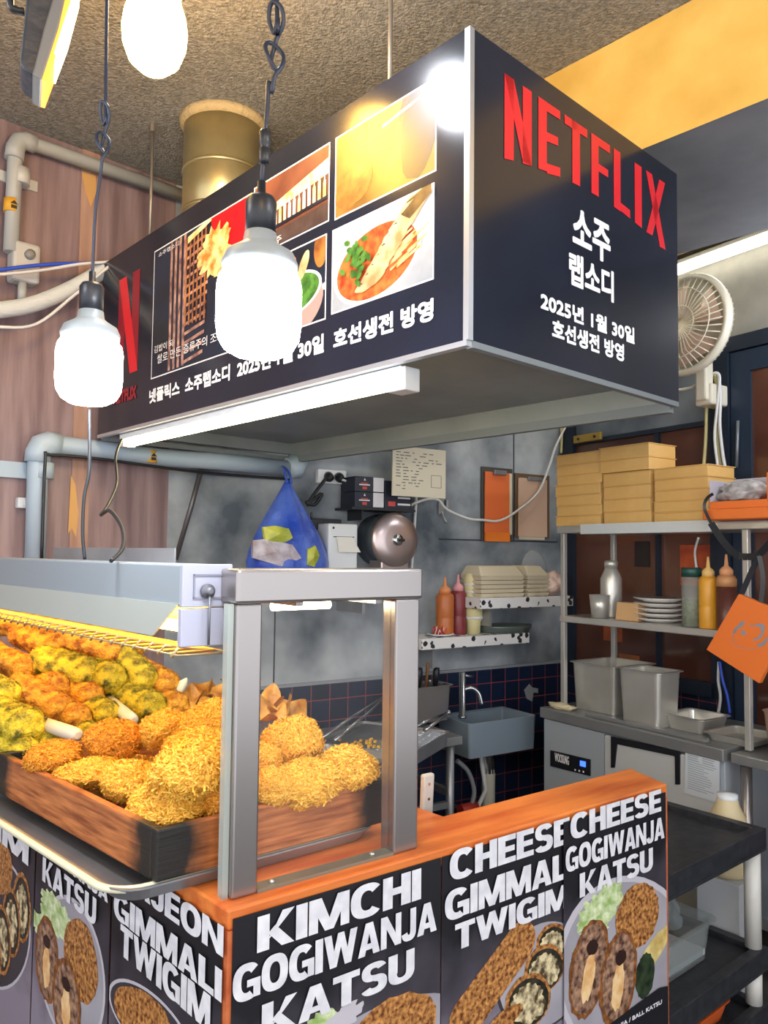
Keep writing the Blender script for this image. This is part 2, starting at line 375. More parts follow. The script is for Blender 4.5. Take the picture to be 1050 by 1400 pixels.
# glazed door at the right
dx0 = BW.hit(988, 600)[0]; dzt = BW.hit(990, 468)[1]; dn = MB()
dn.box(dx0, dx0+.07, -.06, 0, 0, dzt); dn.box(dx0+.07, dx0+1.0, -.06, 0, dzt-.07, dzt); dn.box(dx0+.93, dx0+1.0, -.06, 0, 0, dzt-.07)
door = struct(dn.build('door_1', navy_frame, fr=BW))
lf = MB(); lx0 = dx0+.075; lf.box(lx0, lx0+.1, -.045, -.005, .01, dzt-.075); lf.box(lx0+.1, lx0+.84, -.045, -.005, dzt-.175, dzt-.075); lf.box(lx0+.75, lx0+.84, -.045, -.005, .01, dzt-.175); lf.box(lx0+.1, lx0+.75, -.045, -.005, .01, .3)
lf.build('door_leaf', M('navy_leaf', '#202e40', .4), door)
MB().box(lx0+.1, lx0+.75, -.03, -.01, .3, dzt-.175).build('door_pane', brown_pane, door)
cl_ = MB(); c0 = BW.hit(1008, 575, -.06); cl_.tube([(c0[0], -.055, c0[1]), (c0[0]-.01, -.055, c0[1]-.22)], .008); cl_.build('pull_rod', M('grey_metal', '#80858b', .4, .6), door)

# ------------------------------------------------------------------ range hood with sign panels
N3, L3, R3 = atz(640, 465, 2.05), atz(135, 595, 2.05), atz(926, 550, 2.05)
SL = Fr(L3, (N3-L3).to_2d()); SR = Fr(N3, (R3-N3).to_2d())
WL, WR, HH = (N3-L3).length, (R3-N3).length, .68
board = M('sign_black', '#191d28', .17, col2='#202534', scale=2)
alu = M('aluminium_trim', '#c9ccd0', .3, .7); steel_in = M('hood_steel', '#7f8688', .45, .35, col2='#8f9699', scale=4)
ink_w = M('white_print', '#f2f2f4', .45); ink_r = M('red_print', '#d8202c', .4); ink_dr = M('dark_red_print', '#8c1626', .4)
hood = thing('range_hood', 'big black box range hood with red and white lettering, hanging from the ceiling', 'range hood', SL)
b = MB(); t = .015
cx = SL.L(N3)[0]
# hood body in the left panel's frame: x 0..WL, y 0..WR
for q in ((0.004, .02, .02, WR-.02), (WL-.02, WL-.004, .02, WR-.02)): b.box(q[0], q[1], q[2], q[3], .01, HH-.005)
b.box(.004, WL-.004, .004, .02, .01, HH-.005); b.box(.004, WL-.004, WR-.02, WR-.004, .0, HH-.005)
b.box(.02, WL-.02, .02, WR-.02, HH-.03, HH-.005)
# sloping inner canopy
b.hexa([(.02, .02, .06), (WL-.02, .02, .06), (WL-.02, WR-.02, .06), (.02, WR-.02, .06)], [(.5, .25, .42), (WL-.5, .25, .42), (WL-.5, WR-.25, .42), (.5, WR-.25, .42)])
b.build('canopy', steel_in, hood)
e = MB(); k = .012
e.box(WL-.009, WL+.006, -.006, .009, 0, HH); e.box(0, WL, -.006, .012, -.012, .0); e.build('edge_trim', alu, hood)
e = MB(); e.box(WL-.014, WL+.004, .012, WR, -.014, .0); e.box(.0, WL-.014, WR-.02, WR+.004, -.03, 0); e.box(-.004, .012, .012, WR-.02, -.02, 0)
e.build('bottom_rim', M('rim_grey', '#6f7679', .5), hood)
lp = MB().box(0, WL-.01, -.004, .003, 0, HH).build('front_panel', board, hood)
rpn = MB().box(WL-.003, WL+.004, .01, WR, 0, HH).build('end_panel', board, hood)

# --- left (long) panel print
p1 = MB()
xa, za, xb, zb_ = boxpx(SL, (163, 384), (163, 512), (194, 367), (189, 507))
zb0 = SL.hit(189, 507)[1]; zt0 = SL.hit(194, 367)[1]
wN = xb-xa; y = -.0055
pr = Print(SL, -.0045)
pr.loc([(xa, zb0), (xa+wN*.34, zb0), (xa+wN*.34, zt0), (xa, zt0)], ink_dr); pr.loc([(xb-wN*.34, zb0), (xb, zb0), (xb, zt0), (xb-wN*.34, zt0)], ink_dr)
pr.loc([(xa, zt0), (xa+wN*.36, zt0), (xb, zb0), (xb-wN*.36, zb0)], ink_r); pr.build('initial_logo', lp)
t1 = MB(); a = SL.hit(187, 527); c_ = SL.hit(187, 545); lettering(t1, 'NETFLIX', xa-.02, c_[1], xb+.0, a[1], -.006, .004); t1.build('small_red_lettering', ink_dr, lp)
t2 = MB(); a = SL.hit(206, 550); b_ = SL.hit(206, 534); c_ = SL.hit(595, 443); d_ = SL.hit(595, 407)
zz0 = (a[1]+c_[1])/2; zz1 = (b_[1]+d_[1])/2
lettering(t2, '넷플릭스  소주랩소디  2025년 1월 30일  호선생전 방영', a[0], zz0, c_[0], zz1, -.006, .0022); t2.build('white_lettering', ink_w, lp)

def photo(tl, tr, bl, br, name):
    x0, z0, x1, z1 = boxpx(SL, tl, bl, tr, br); pr = Print(SL, -.0045, (x0, z0, x1, z1)); g = .004
    pr.loc([(x0, z0), (x1, z0), (x1, z1), (x0, z1)], ink_w); pr.clip = (x0+g, z0+g, x1-g, z1-g)
    return pr, x0, z0, x1, z1
def P2(x0, z0, x1, z1): return lambda u, v: (x0+(x1-x0)*u, z0+(z1-z0)*v)
night = M('photo_night', '#10151f', .35, col2='#1d2a40', scale=5); amber = M('photo_amber', '#5a2e16', .35, col2='#c07a3a', scale=14, detail=6)
gold = M('photo_gold', '#e8b060', .35, col2='#fff0c8', scale=22); rose = M('photo_red', '#c2101c', .35); rack_c = M('photo_rack', '#c59a86', .35, col2='#6d4a44', scale=30)
greyp = M('photo_grey', '#8d9298', .35, col2='#c6c9cc', scale=4); white_p = M('photo_white', '#e9e9e6', .35); redfood = M('photo_redfood', '#a2351a', .35, col2='#d9793a', scale=40, detail=6)
leaf_p = M('photo_leaf', '#2c5a20', .35, col2='#5b8f3a', scale=40); meat_p = M('photo_meat', '#b58a58', .35, col2='#e9d4a6', scale=18, detail=6); char_p = M('photo_char', '#3a2a1c', .35, col2='#7a5a36', scale=20)
flame = M('photo_flame', '#e0762a', .35, col2='#ffe6a0', scale=30, detail=5)
# tall photo: rack of jars, blossom and a red corner
pr, x0, z0, x1, z1 = photo((214, 344), (346, 264), (207, 519), (341, 474), 'a'); q = P2(x0, z0, x1, z1)
pr.loc([q(0, 0), q(1, 0), q(1, 1), q(0, 1)], night)
pr.loc([q(.62, 1), q(1, 1), q(1, .35), q(.82, .62), q(.7, .7)], rose)
for k in range(4): pr.loc([q(.2+.05*k, .02), q(.225+.05*k, .02), q(.225+.05*k, 1), q(.2+.05*k, 1)], rack_c)
for k in range(14): v = .03+.068*k; pr.loc([q(.36, v), q(.62-.006*abs(k-8), v+.035), q(.62-.006*abs(k-8), v+.06), q(.36, v+.022)], rack_c)
for k in range(6): pr.loc([q(.38+.04*k, .3), q(.395+.04*k, .3), q(.395+.04*k, .95), q(.38+.04*k, .95)], amber)
pr.loc([q(.4, .9), q(.64, .97), q(.64, 1), q(.4, .95)], gold)
pr.loc(ell(*q(.68, .75), .1, .07, .3, 40, .5, 3), flame); pr.loc(ell(*q(.78, .6), .08, .05, -.6, 40, .5, 5), flame)
pt = pr.build('picture', lp)
for body, u0, v0, u1, v1 in (('쌀로 만든 증류주의 조화', .08, .1, .78, .17), ('김밥이 되', .04, .19, .26, .245), ('소주랩소디', .06, .93, .3, .965)):
    t3 = MB(); lettering(t3, body, *q(u0, v0), *q(u1, v1), y=-.0075); t3.build('picture_caption', ink_w, lp)
# bottles on a bar
pr, x0, z0, x1, z1 = photo((351, 257), (455, 194), (346, 352), (450, 307), 'b'); q = P2(x0, z0, x1, z1)
pr.loc([q(0, 0), q(1, 0), q(1, 1), q(0, 1)], M('photo_bar', '#4c2a24', .35, col2='#7a4c3a', scale=6))
pr.loc([q(0, .45), q(1, .62), q(1, .82), q(0, .52)], gold)
for k in range(15):
    u = .05+.063*k; h = .16+.1*random.random(); pr.loc([q(u, .3), q(u+.035, .3), q(u+.035, .3+h), q(u+.025, .34+h), q(u+.022, .42+h), q(u+.012, .42+h), q(u+.01, .34+h), q(u, .3+h)], random.choice([gold, amber, white_p]))
pr.loc([q(0, .24), q(1, .3), q(1, .34), q(0, .28)], night); pr.loc([q(0, 0), q(1, 0), q(1, .24), q(0, .2)], M('photo_bar_low', '#52423f', .35, col2='#3a2c2a', scale=20))
pr.build('picture', lp); t3 = MB(); lettering(t3, '전통주', *q(.12, .03), *q(.42, .13), y=-.008); t3.build('picture_caption', ink_w, lp)
# bar scene, warm lights
pr, x0, z0, x1, z1 = photo((462, 190), (601, 103), (458, 303), (597, 235), 'd'); q = P2(x0, z0, x1, z1)
pr.loc([q(0, 0), q(1, 0), q(1, 1), q(0, 1)], M('photo_warmbar', '#6e4a1e', .35, col2='#a87a3c', scale=5))
pr.loc([q(.55, .3), q(1, .4), q(1, 1), q(.7, 1)], M('photo_bar_dark', '#3a2c24', .35, col2='#5d4636', scale=8)); pr.loc(ell(*q(.86, .62), .06, .13, -.2, 20, .1), night)
pr.loc([q(.5, .78), q(1, .9), q(1, .93), q(.5, .82)], gold); pr.loc([q(.3, .7), q(.34, .7), q(.34, .98), q(.3, .98)], amber)
pr.loc(ell(*q(.2, .3), .07, .05, .3, 20, .2), amber); pr.build('picture', lp)
# noodle bowl with sliced meat and herbs
pr, x0, z0, x1, z1 = photo((457, 316), (597, 249), (454, 431), (594, 383), 'e'); q = P2(x0, z0, x1, z1); s = x1-x0
pr.loc([q(0, 0), q(1, 0), q(1, 1), q(0, 1)], white_p); pr.loc([q(.55, 0), q(1, 0), q(1, .5)], greyp); pr.loc([q(0, 0), q(.2, 0), q(0, .2)], greyp)
bc = q(.46, .34); pr.loc(ell(*bc, s*.45, s*.3, .12), greyp); pr.loc(ell(bc[0], bc[1]+s*.045, s*.43, s*.26, .12), white_p); pr.loc(ell(bc[0], bc[1]+s*.05, s*.4, s*.235, .12), redfood)
for k in range(26): a = random.uniform(.55, .9); v = random.uniform(.3, .6); pr.loc(cap(*q(a-.1, v-.05), *q(a+.06, v+.05), s*.007), flame)
for k in range(9):
    u, v = .42+.055*k, .22+.085*k; pr.loc(ell(*q(u, v), s*.15, s*.045, .25, 20, .15, k), meat_p); pr.loc(ell(*q(u+.02, v+.045), s*.12, s*.01, .25, 14, .3, k), char_p)
pr.loc([q(.72, .8), q(.8, .72), q(1, .9), q(1, 1), q(.93, 1)], char_p)
for k in range(34): pr.loc(ell(*q(.28+random.gauss(0, .07), .52+random.gauss(0, .14)), s*.035, s*.02, random.random()*3, 10), leaf_p)
pr.build('picture', lp)
# small bowl of red topped food
pr, x0, z0, x1, z1 = photo((347, 366), (450, 321), (343, 474), (446, 436), 'c'); q = P2(x0, z0, x1, z1); s = x1-x0
pr.loc([q(0, 0), q(1, 0), q(1, 1), q(0, 1)], night); pr.loc(ell(*q(.55, .3), s*.42, s*.26, .1), M('photo_bowl', '#b79088', .35)); pr.loc(ell(*q(.55, .42), s*.4, s*.17, .1), white_p); pr.loc(ell(*q(.55, .42), s*.37, s*.15, .1), leaf_p)
pr.loc(ell(*q(.5, .62), s*.13, s*.2, -.3, 24, .3, 2), redfood); pr.loc(ell(*q(.72, .74), s*.05, s*.12, -.5), meat_p); pr.loc(ell(*q(.93, .85), s*.08, s*.14), amber)
for k in range(8): pr.loc(ell(*q(.55+random.gauss(0, .18), .4+random.gauss(0, .05)), s*.04, s*.03, 0, 10), white_p)
pr.build('picture', lp)

# --- right (end) panel print: frame SR, the panel face is y = -.004
def SRt(mb):   # from SR's frame into the hood's frame
    q = []
    for v in mb.v: q.append(SL.L(SR.W(*v)))
    mb.v = [tuple(v) for v in q]; return mb
g = MB(); Yp = -.0055
spans = [('N', 689.5, 727), ('E', 736, 766), ('T', 772, 803), ('F', 808.5, 834), ('L', 839, 861), ('I', 867.5, 877), ('X', 883, 909)]
zT = (SR.hit(691, 101, Yp)[1]+SR.hit(909, 250, Yp)[1])/2; zB = (SR.hit(688, 216, Yp)[1]+SR.hit(908, 340, Yp)[1])/2
X0, X1 = SR.hit(690, 160, Yp)[0], SR.hit(909, 290, Yp)[0]; hgt = zT-zB
def base(x): u = (x-X0)/(X1-X0); return zB + hgt*.2*(1-(2*u-1)**2)
def gp(pts): g.poly([(x, Yp, z) for x, z in pts])
def bar(a, b_): gp([(a, base(a)), (b_, base(b_)), (b_, zT), (a, zT)])
for ch, pa, pb in spans:
    a = SR.hit(pa, 210, Yp)[0]; c_ = SR.hit(pb, 210, Yp)[0]; wd = c_-a; st = .034
    h = lambda x, f: base(x)+(zT-base(x))*f
    if ch == 'N': bar(a, a+st); bar(c_-st, c_); gp([(a, zT), (c_-st, base(c_)), (c_, base(c_)), (a+st, zT)])
    if ch == 'E':
        bar(a, a+st)
        for f0, f1, w_ in ((0, .14, 1), (.45, .58, .9), (.87, 1, 1)): gp([(a+st, h(a, f0)), (a+wd*w_, h(a+wd, f0)), (a+wd*w_, h(a+wd, f1)), (a+st, h(a, f1))])
    if ch == 'T': m_ = (a+c_)/2; bar(m_-st/2, m_+st/2); gp([(a, h(a, .86)), (c_, h(c_, .86)), (c_, zT), (a, zT)])
    if ch == 'F':
        bar(a, a+st)
        for f0, f1, w_ in ((.43, .56, .9), (.86, 1, 1)): gp([(a+st, h(a, f0)), (a+wd*w_, h(a+wd, f0)), (a+wd*w_, h(a+wd, f1)), (a+st, h(a, f1))])
    if ch == 'L': bar(a, a+st); gp([(a+st, h(a, 0)), (c_, h(c_, 0)), (c_, h(c_, .14)), (a+st, h(a, .14))])
    if ch == 'I': bar(a, c_)
    if ch == 'X': gp([(a, zT), (c_-st, base(c_)), (c_, base(c_)), (a+st, zT)]); gp([(a, base(a)), (a+st, base(a)), (c_, zT), (c_-st, zT)])
SRt(g).build('red_lettering', ink_r, rpn)
g = MB()
def rect(tl, bl, tr, br): x0, z0, x1, z1 = boxpx(SR, tl, bl, tr, br, Yp); return x0, z0, x1, z1
c4 = lambda x, y: (630+x/2.5, 30+y/2.5)
lettering(g, '소주', *rect(c4(382, 640), c4(382, 775), c4(512, 685), c4(512, 828)), y=Yp, bold=.0036)
lettering(g, '랩소디', *rect(c4(370, 785), c4(370, 895), c4(523, 850), c4(523, 962)), y=Yp, bold=.003)
lettering(g, '2025년 1월 30일', *rect(c4(273, 925), c4(273, 978), c4(594, 1040), c4(594, 1106)), y=Yp, bold=.002)
lettering(g, '호선생전 방영', *rect(c4(312, 1018), c4(312, 1080), c4(558, 1098), c4(558, 1163)), y=Yp, bold=.002)
SRt(g).build('white_lettering', ink_w, rpn)

# tube lamp under the hood's front edge
TL0 = Fr(SL.W(0, .0, 0), SL.x)
xa = SL.hit(172, 598, .04)[0]; xb = SL.hit(558, 506, .04)[0]
tl = thing('tube_light', 'glowing tube light under the front edge of the black hood', 'light', SL.subl(xa, .045, -.014))
Lh = xb-xa
MB().box(0, Lh, -.03, .028, -.018, .002).build('batten', M('white_batten', '#dfe3e6', .4), tl, .003)
tb = MB().tube([(.03, -.005, -.03), (Lh-.05, -.005, -.03)], .0165, 14); tb.build('tube', M('tube_glow', '#ffedb4', .4, emit=TUBE), tl)
MB().box(Lh-.05, Lh+.012, -.028, .024, -.056, .0).build('end_cap', M('white_cap', '#c5c6c4', .5), tl, .004); MB().box(0, .028, -.028, .024, -.046, 0).build('end_cap', M('white_cap', '#c5c6c4', .5), tl, .004)

# flue, hanger rods
duct_m = M('galvanised', '#a89a70', .3, .75, col2='#c7bb8c', scale=5, detail=5)
dp = aty(305, 240, 2.85); 
du = wthing('flue_duct', 'fat round galvanised flue pipe going up into the ceiling behind the hood', 'duct', Vector((dp.x, dp.y, HH+2.04)))
Rd = 55/1055*2.85
MB().lathe([(Rd, 0), (Rd, ZC-HH-2.04)], n=40).build('pipe', duct_m, du)
rb = MB()
for z in (.14, .3): rb.lathe([(Rd, z-.008), (Rd+.004, z), (Rd, z+.008)], n=40)
rb.build('rib', duct_m, du)
MB().lathe([(Rd+.002, ZC-HH-2.04-.03), (Rd+.014, ZC-HH-2.04-.018), (Rd+.018, ZC-HH-2.04)], n=40, m=0).build('collar', M('foam_sealant', '#b7a071', .9, bump=(60, .8)), du)
rod_m = M('rod_steel', '#8d8478', .45, .6)
for (px, py, Y, lab) in ((533, 110, 1.95, 'thin threaded hanger rod above the middle of the hood'), (205, 320, 2.85, 'thin threaded hanger rod left of the flue pipe')):
    q = aty(px, py, Y); zb_ = 2.72
    r_ = wthing('hanger_rod', lab, 'rod', Vector((q.x, q.y, zb_)), 'hood hanger rods')
    MB().tube([(0, 0, 0), (0, 0, ZC-zb_)], .006).build('rod', rod_m, r_); MB().lathe([(.012, ZC-zb_-.03), (.012, ZC-zb_)], n=6, sm=False).build('nut', rod_m, r_)

# ------------------------------------------------------------------ pipes and cables on the panelled wall
pvc = M('grey_pvc', '#a3a6a3', .45); pvc2 = M('pale_grey_pvc', '#9fb0bd', .4)
def wallpath(fr, pts, off): return [fr.pt(x, y, off) for x, y in pts]
up = WW.sub(15, 345, -.05); pc = wthing('wall_pipe', 'grey pipe turning a corner high on the wood panelled wall', 'pipe', up.o)
P = wallpath(WW, [(15, 345), (21, 205), (26, 195), (34, 193), (262, 272)], -.05); P = [p-up.o for p in P]
MB().tube(P, .027, 14).build('tube', pvc, pc)
eb = MB(); eb.tube(wallpath(WW, [(19, 218), (21, 203), (26, 194), (36, 193), (48, 198)], -.05), .034, 14); eb.v = [tuple(Vector(v)-up.o) for v in eb.v]; eb.build('elbow', pvc, pc)
cp = MB(); q = WW.hit(22, 248, 0)
for s_ in (-1, 1): cp.box(q[0]+s_*.045-.03, q[0]+s_*.045+.03, -.012, 0, q[1]-.02, q[1]+.02)
cp.tube([(q[0], -.05, q[1]-.03), (q[0], -.05, q[1]+.03)], .033, 14); cp.v = [tuple(WW.W(*v)-up.o) for v in cp.v]; cp.build('clamp', M('clamp_grey', '#b9bab6', .4), pc)
stk = M('yellow_sticker', '#d9a331', .6); stb = M('sticker_ink', '#3a2a14', .6)
def sticker(fr, px, py, off, parent, origin):
    q = fr.hit(px, py, off); m_ = MB(); m_.tube([(q[0], off+.026, q[1]-.025), (q[0], off+.026, q[1]+.025)], .0275, 14)
    m_.box(q[0]-.01, q[0]+.01, off-.004, off-.001, q[1]-.016, q[1]-.004, 1); m_.poly([(q[0]-.014, off-.004, q[1]+.0), (q[0]+.014, off-.004, q[1]+.0), (q[0], off-.004, q[1]+.014)], 1)
    m_.v = [tuple(fr.W(*v)-origin) for v in m_.v]; m_.build('sticker', [stk, stb], parent)
sticker(WW, 19, 279, -.077, pc, up.o)
jb = WW.sub(15, 396, -.002); jt = thing('junction_box', 'small grey junction box with a knob below the upper pipe', 'box', jb)
z1 = jb.hit(15, 335, 0)[1]; x1 = jb.hit(46, 365, 0)[0]
MB().box(-.02, x1, -.075, 0, .02, z1).build('case', M('box_grey', '#b4b4b0', .5), jt, .012); MB().lathe([(.018, 0), (.018, .02), (.006, .022)], (x1*.45, -.074, z1*.72), (0, -1, 0), 16).build('knob', M('knob_grey', '#7d7d7a', .4), jt)
MB().tube([(x1*.3, -.05, .02), (x1*.3, -.05, -.05)], .016, 10).build('gland', pvc, jt)
lo = WW.sub(47, 770, -.06); lpz = wthing('drain_pipe', 'pale grey waste pipe rising from the lamp housing and turning right along the wall', 'pipe', lo.o)
P = wallpath(WW, [(47, 800), (52, 622), (56, 611), (66, 607), (228, 626)], -.06)+[WF.pt(300, 631, -.09), WF.pt(398, 641, -.06)]; MB().tube([p-lo.o for p in P], .037, 16).build('tube', pvc2, lpz)
eb = MB().tube([p-lo.o for p in wallpath(WW, [(51, 632), (52, 619), (57, 609), (66, 606), (80, 609)], -.06)], .046, 16); eb.build('elbow', pvc2, lpz)
eb = MB().tube([WF.pt(392, 640, -.06)-lo.o, WF.pt(404, 640, -.06)-lo.o, WF.pt(407, 630, -.05)-lo.o], .05, 14); eb.build('end_elbow', pvc2, lpz)
q = WW.hit(47, 645, 0); cp = MB().tube([(q[0]+.005, -.06, q[1]-.03), (q[0]+.005, -.06, q[1]+.03)], .044, 14).box(q[0]-.13, q[0]-.03, -.02, 0, q[1]-.03, q[1]+.03); cp.v = [tuple(WW.W(*v)-lo.o) for v in cp.v]; cp.build('clamp', pvc2, lpz)
sticker(WW, 210, 624, -.096, lpz, lo.o)
cable_k = M('black_cable', '#1c1e22', .5); cable_w = M('white_cable', '#d2d2d0', .5); cable_b = M('blue_cable', '#2a4fc0', .45)
def cable(label, pts, r, m, name='cable', n=6, k=5, cat='cable', group=None):
    o = world_mesh(MB().tube(smooth_path(pts, k), r, n), name, m); tag(o, label, cat, group); return o
cable('thin black cable tied alongside the lower pale pipe', wallpath(WW, [(57, 765), (62, 630), (70, 622), (140, 628), (228, 640)], -.11)+[WF.pt(300, 648, -.05), WF.pt(395, 655, -.03)], .006, cable_k)
cable('white cable sagging below the wrapped hose at the left', [WW.pt(x, y, -.16) for x, y in ((-60, 440), (0, 447), (50, 443), (100, 405), (130, 380), (152, 362))], .006, cable_w)
cable('blue cable running across the wall to the hood', [WW.pt(x, y, -.12) for x, y in ((-60, 378), (0, 369), (60, 362), (110, 360), (158, 358))], .007, cable_b)
cable('white cable running just under the blue cable', [WW.pt(x, y, -.13) for x, y in ((-60, 376), (0, 375), (60, 369), (110, 361), (165, 357))], .006, cable_w)
hs = world_mesh(MB().tube(smooth_path([WW.pt(x, y, -.1) for x, y in ((-70, 432), (0, 424), (45, 416), (95, 396), (148, 366))], 6), .03, 14), 'wrapped_hose', M('wrap_white', '#c5cbc9', .6, bump=(40, .4), stretch=(1, 1, 3)))
tag(hs, 'fat white taped hose running from the left edge up to the hood', 'hose')
bp = WW.sub(30, 688, -.001); tag(MB().box(-.025, .025, -.03, 0, -.02, .02).box(-.008, .008, -.036, -.03, -.012, .012).build('wall_clip', M('clip_white', '#c3c9cc', .5), fr=bp, bevel=.004), 'small pale clip screwed to the panelled wall left of the waste pipe', 'clip')

# ------------------------------------------------------------------ hanging bulbs
sock = M('black_socket', '#1d2027', .4); neckm = M('bulb_white', '#8f9699', .4); wire = M('lamp_wire', '#20283a', .45); wire2 = M('lamp_wire_tan', '#8d8570', .5)
glow = M('bulb_glow_cool', '#f4f8ff', .4, emit=BULB_COOL); gloww = M('bulb_glow_warm', '#ffc45a', .4, emit=BULB_WARM)
def bulb(p, sc, label, warm=False, cord=None, wm=wire):
    """p: centre of the glowing globe"""
    t = wthing('light_bulb', label, 'light bulb', p, 'hanging bulbs'); s = sc
    MB().lathe([(.034*s, -.0585*s), (.048*s, -.05*s), (.056*s, -.036*s), (.0585*s, -.015*s), (.0585*s, .034*s), (.056*s, .048*s), (.05*s, .056*s)][::1] if not warm else
               [(.0, -.085*s), (.03*s, -.079*s), (.052*s, -.058*s), (.064*s, -.025*s), (.066*s, .005*s), (.062*s, .035*s), (.052*s, .065*s)], n=32).build('globe', gloww if warm else glow, t)
    z0 = .056*s if not warm else .065*s
    MB().lathe([(.05*s, z0-.004*s), (.053*s, z0+.012*s), (.047*s, z0+.026*s), (.031*s, z0+.036*s), (.024*s, z0+.042*s), (.022*s, z0+.056*s)], n=28).build('housing', neckm, t)
    MB().lathe([(.021*s, z0+.052*s), (.022*s, z0+.1*s), (.018*s, z0+.107*s), (.006*s, z0+.109*s), (.006*s, z0+.13*s)], n=24).build('socket', sock, t)
    zt = z0+.125*s
    pts = [(0, 0, zt)] + (cord or []) + [(0, 0, ZC-p.z)]
    MB().tube(smooth_path(pts, 5), .0032, 8).build('cord', wm, t)
    return t, zt
def knot(z, r=.014, dx=0):
    return [(dx, 0, z-.06), (dx+.004, -.004, z-.04), (dx+r, 0, z-.02), (dx+r*.9, .006, z), (dx-.003, .004, z+.014), (dx-r*.7, -.005, z+.004), (dx-.004, -.008, z-.016), (dx+.006, -.002, z-.03),
            (dx-.003, .007, z-.012), (dx+.004, .006, z+.02), (dx+r, 0, z+.04), (dx+r*.8, -.005, z+.06), (dx-.002, -.004, z+.068), (dx-r*.5, .004, z+.05), (dx, .006, z+.03), (dx+.006, 0, z+.05), (dx+.004, 0, z+.1)]
p = aty(354, 428, 1.05); b1, zt = bulb(p, 1.0, 'glowing white bulb nearest to us, hanging before the middle of the hood', cord=[(.006, 0, .3), (.007, 0, .33)]+knot(.375, dx=.012))
cn = MB().lathe([(.0065, zt+.03), (.008, zt+.036), (.008, zt+.05), (.005, zt+.054), (.008, zt+.058), (.008, zt+.075), (.005, zt+.08)], (.003, 0, 0), n=12); cn.build('connector', sock, b1)
p = aty(122, 508, 1.4); b2, zt = bulb(p, 1.0, 'glowing white bulb hanging at the left end of the hood', cord=[(.002, 0, .3), (.008, 0, .36)]+[(x, y, z) for x, y, z in knot(.44, .012, .01)], wm=wire)
MB().tube(smooth_path([aty(x, y, 1.5)-p for x, y in ((122, 560), (122, 640), (115, 680), (113, 730), (116, 765))], 5), .0035).build('lead', cable_k, b2)
p = Vector((-.585, 1.857, 2.89)); b3, zt = bulb(p, 1.2, 'warm yellow glowing bulb near the ceiling at top left', True)
p = Vector((-.36, 1.62, 2.895)); b4, zt = bulb(p, 1.05, 'white glowing bulb cut off by the top edge of the photo')
cable('black cable drooping in a loop from the left end of the hood tube light', [aty(x, y, Y) for x, y, Y in ((166, 601, 2.75), (158, 625, 2.6), (160, 660, 2.4), (148, 690, 2.1), (138, 704, 1.9), (150, 698, 1.8), (166, 720, 1.7), (168, 748, 1.6), (152, 767, 1.52))], .0045, cable_k)
rod_ = world_mesh(MB().tube([WF.pt(240, 765, -.03), WF.pt(262, 690, -.05), WF.pt(276, 638, -.06)], .011, 10), 'leaning_rod', M('dark_rod', '#5d5a5c', .4, .5)); tag(rod_, 'dark metal rod leaning against the concrete wall left of the blue bag', 'rod')
# floodlight heater at the top left
hp = aty(62, 45, 1.0)
FLF = Fr(hp, (.9, .42)); ht = thing('floodlight', 'black floodlight with an orange glowing front at top left', 'light', FLF)
fq = lambda *pp: [FLF.hit(x, y) for x, y in pp][::-1]
MB().yprism(fq((40, -40), (27, 84), (34, 96), (55, 108), (75, 40), (92, -40)), 0, .065).build('housing', M('black_housing', '#303238', .45, bump=(40, .3)), ht, .004)
MB().yprism(fq((60, 40), (44, 104), (57, 111), (80, 40), (98, -40), (84, -40)), -.004, .07).build('rim', M('smoked_rim', '#6b6a68', .4), ht, .002)
MB().yprism(fq((57, 111), (63, 113), (88, 45), (112, -40), (98, -40), (80, 40)), -.003, .066).build('lens', M('flood_lens', '#ff8a30', .4, emit=1.3), ht)
MB().yprism(fq((74, 75), (78, 78), (96, 30), (112, -30), (108, -30), (88, 30)), -.0035, .0665).build('lamp_glow', M('flood_core', '#ffe0a0', .4, emit=9), ht)
MB().tube([FLF.L(FLF.pt(66, -38, .05))]+[(FLF.L(FLF.pt(66, -38, .05))[0], .05, ZC-hp.z+.0)], .008).build('stem', sock, ht)
MB().tube(smooth_path([FLF.L(FLF.pt(x, y, .05)) for x, y in ((33, 16), (22, 14), (14, 5), (14, -40))], 5), .005).build('lead', cable_k, ht)
# ------------------------------------------------------------------ counter
C3, R3c = atz(312, 1245, 1.0), atz(912, 1072, 1.0)
CF = Fr(Vector((C3.x, C3.y, 0)), (R3c-C3).to_2d())
th_l = math.radians(43.3)
cv = Vector((-math.sin(th_l)*1.0, math.cos(th_l), 0)); cv = Vector((-math.sin(math.atan2(995, FL)), math.cos(math.atan2(995, FL)), 0))   # left run of the counter
CLn = 1.75
CL = Fr(Vector((C3.x, C3.y, 0))+cv*CLn, (-cv.x, -cv.y))
orange_wood = M('orange_painted_wood', '#b9501e', .42, col2='#e0823a', scale=6, detail=6, stretch=(.5, 3, 3), bump=(30, .1), pos=(.3, .6))
orange_edge = M('orange_edge_wood', '#b4532a', .5, col2='#cf7444', scale=20)
LR = (R3c-C3).length
ct = thing('counter', 'orange wooden corner counter covered in food posters', 'counter', CF)
li = lambda p: CF.L(p)[:2]
E0 = li(C3); ER = (LR, 0); 
ib = atz(862, 1050, 1.0); ib = li(ib)                    # rear corner of the ledge
lend = li(CL.o); ld = Vector(lend).normalized(); ldn = Vector((-ld.y, ld.x))
if ldn.x < 0: ldn = -ldn
dep = .62
A1 = (lend[0]+ldn.x*dep, lend[1]+ldn.y*dep); thk = ib[1]
kx = .60
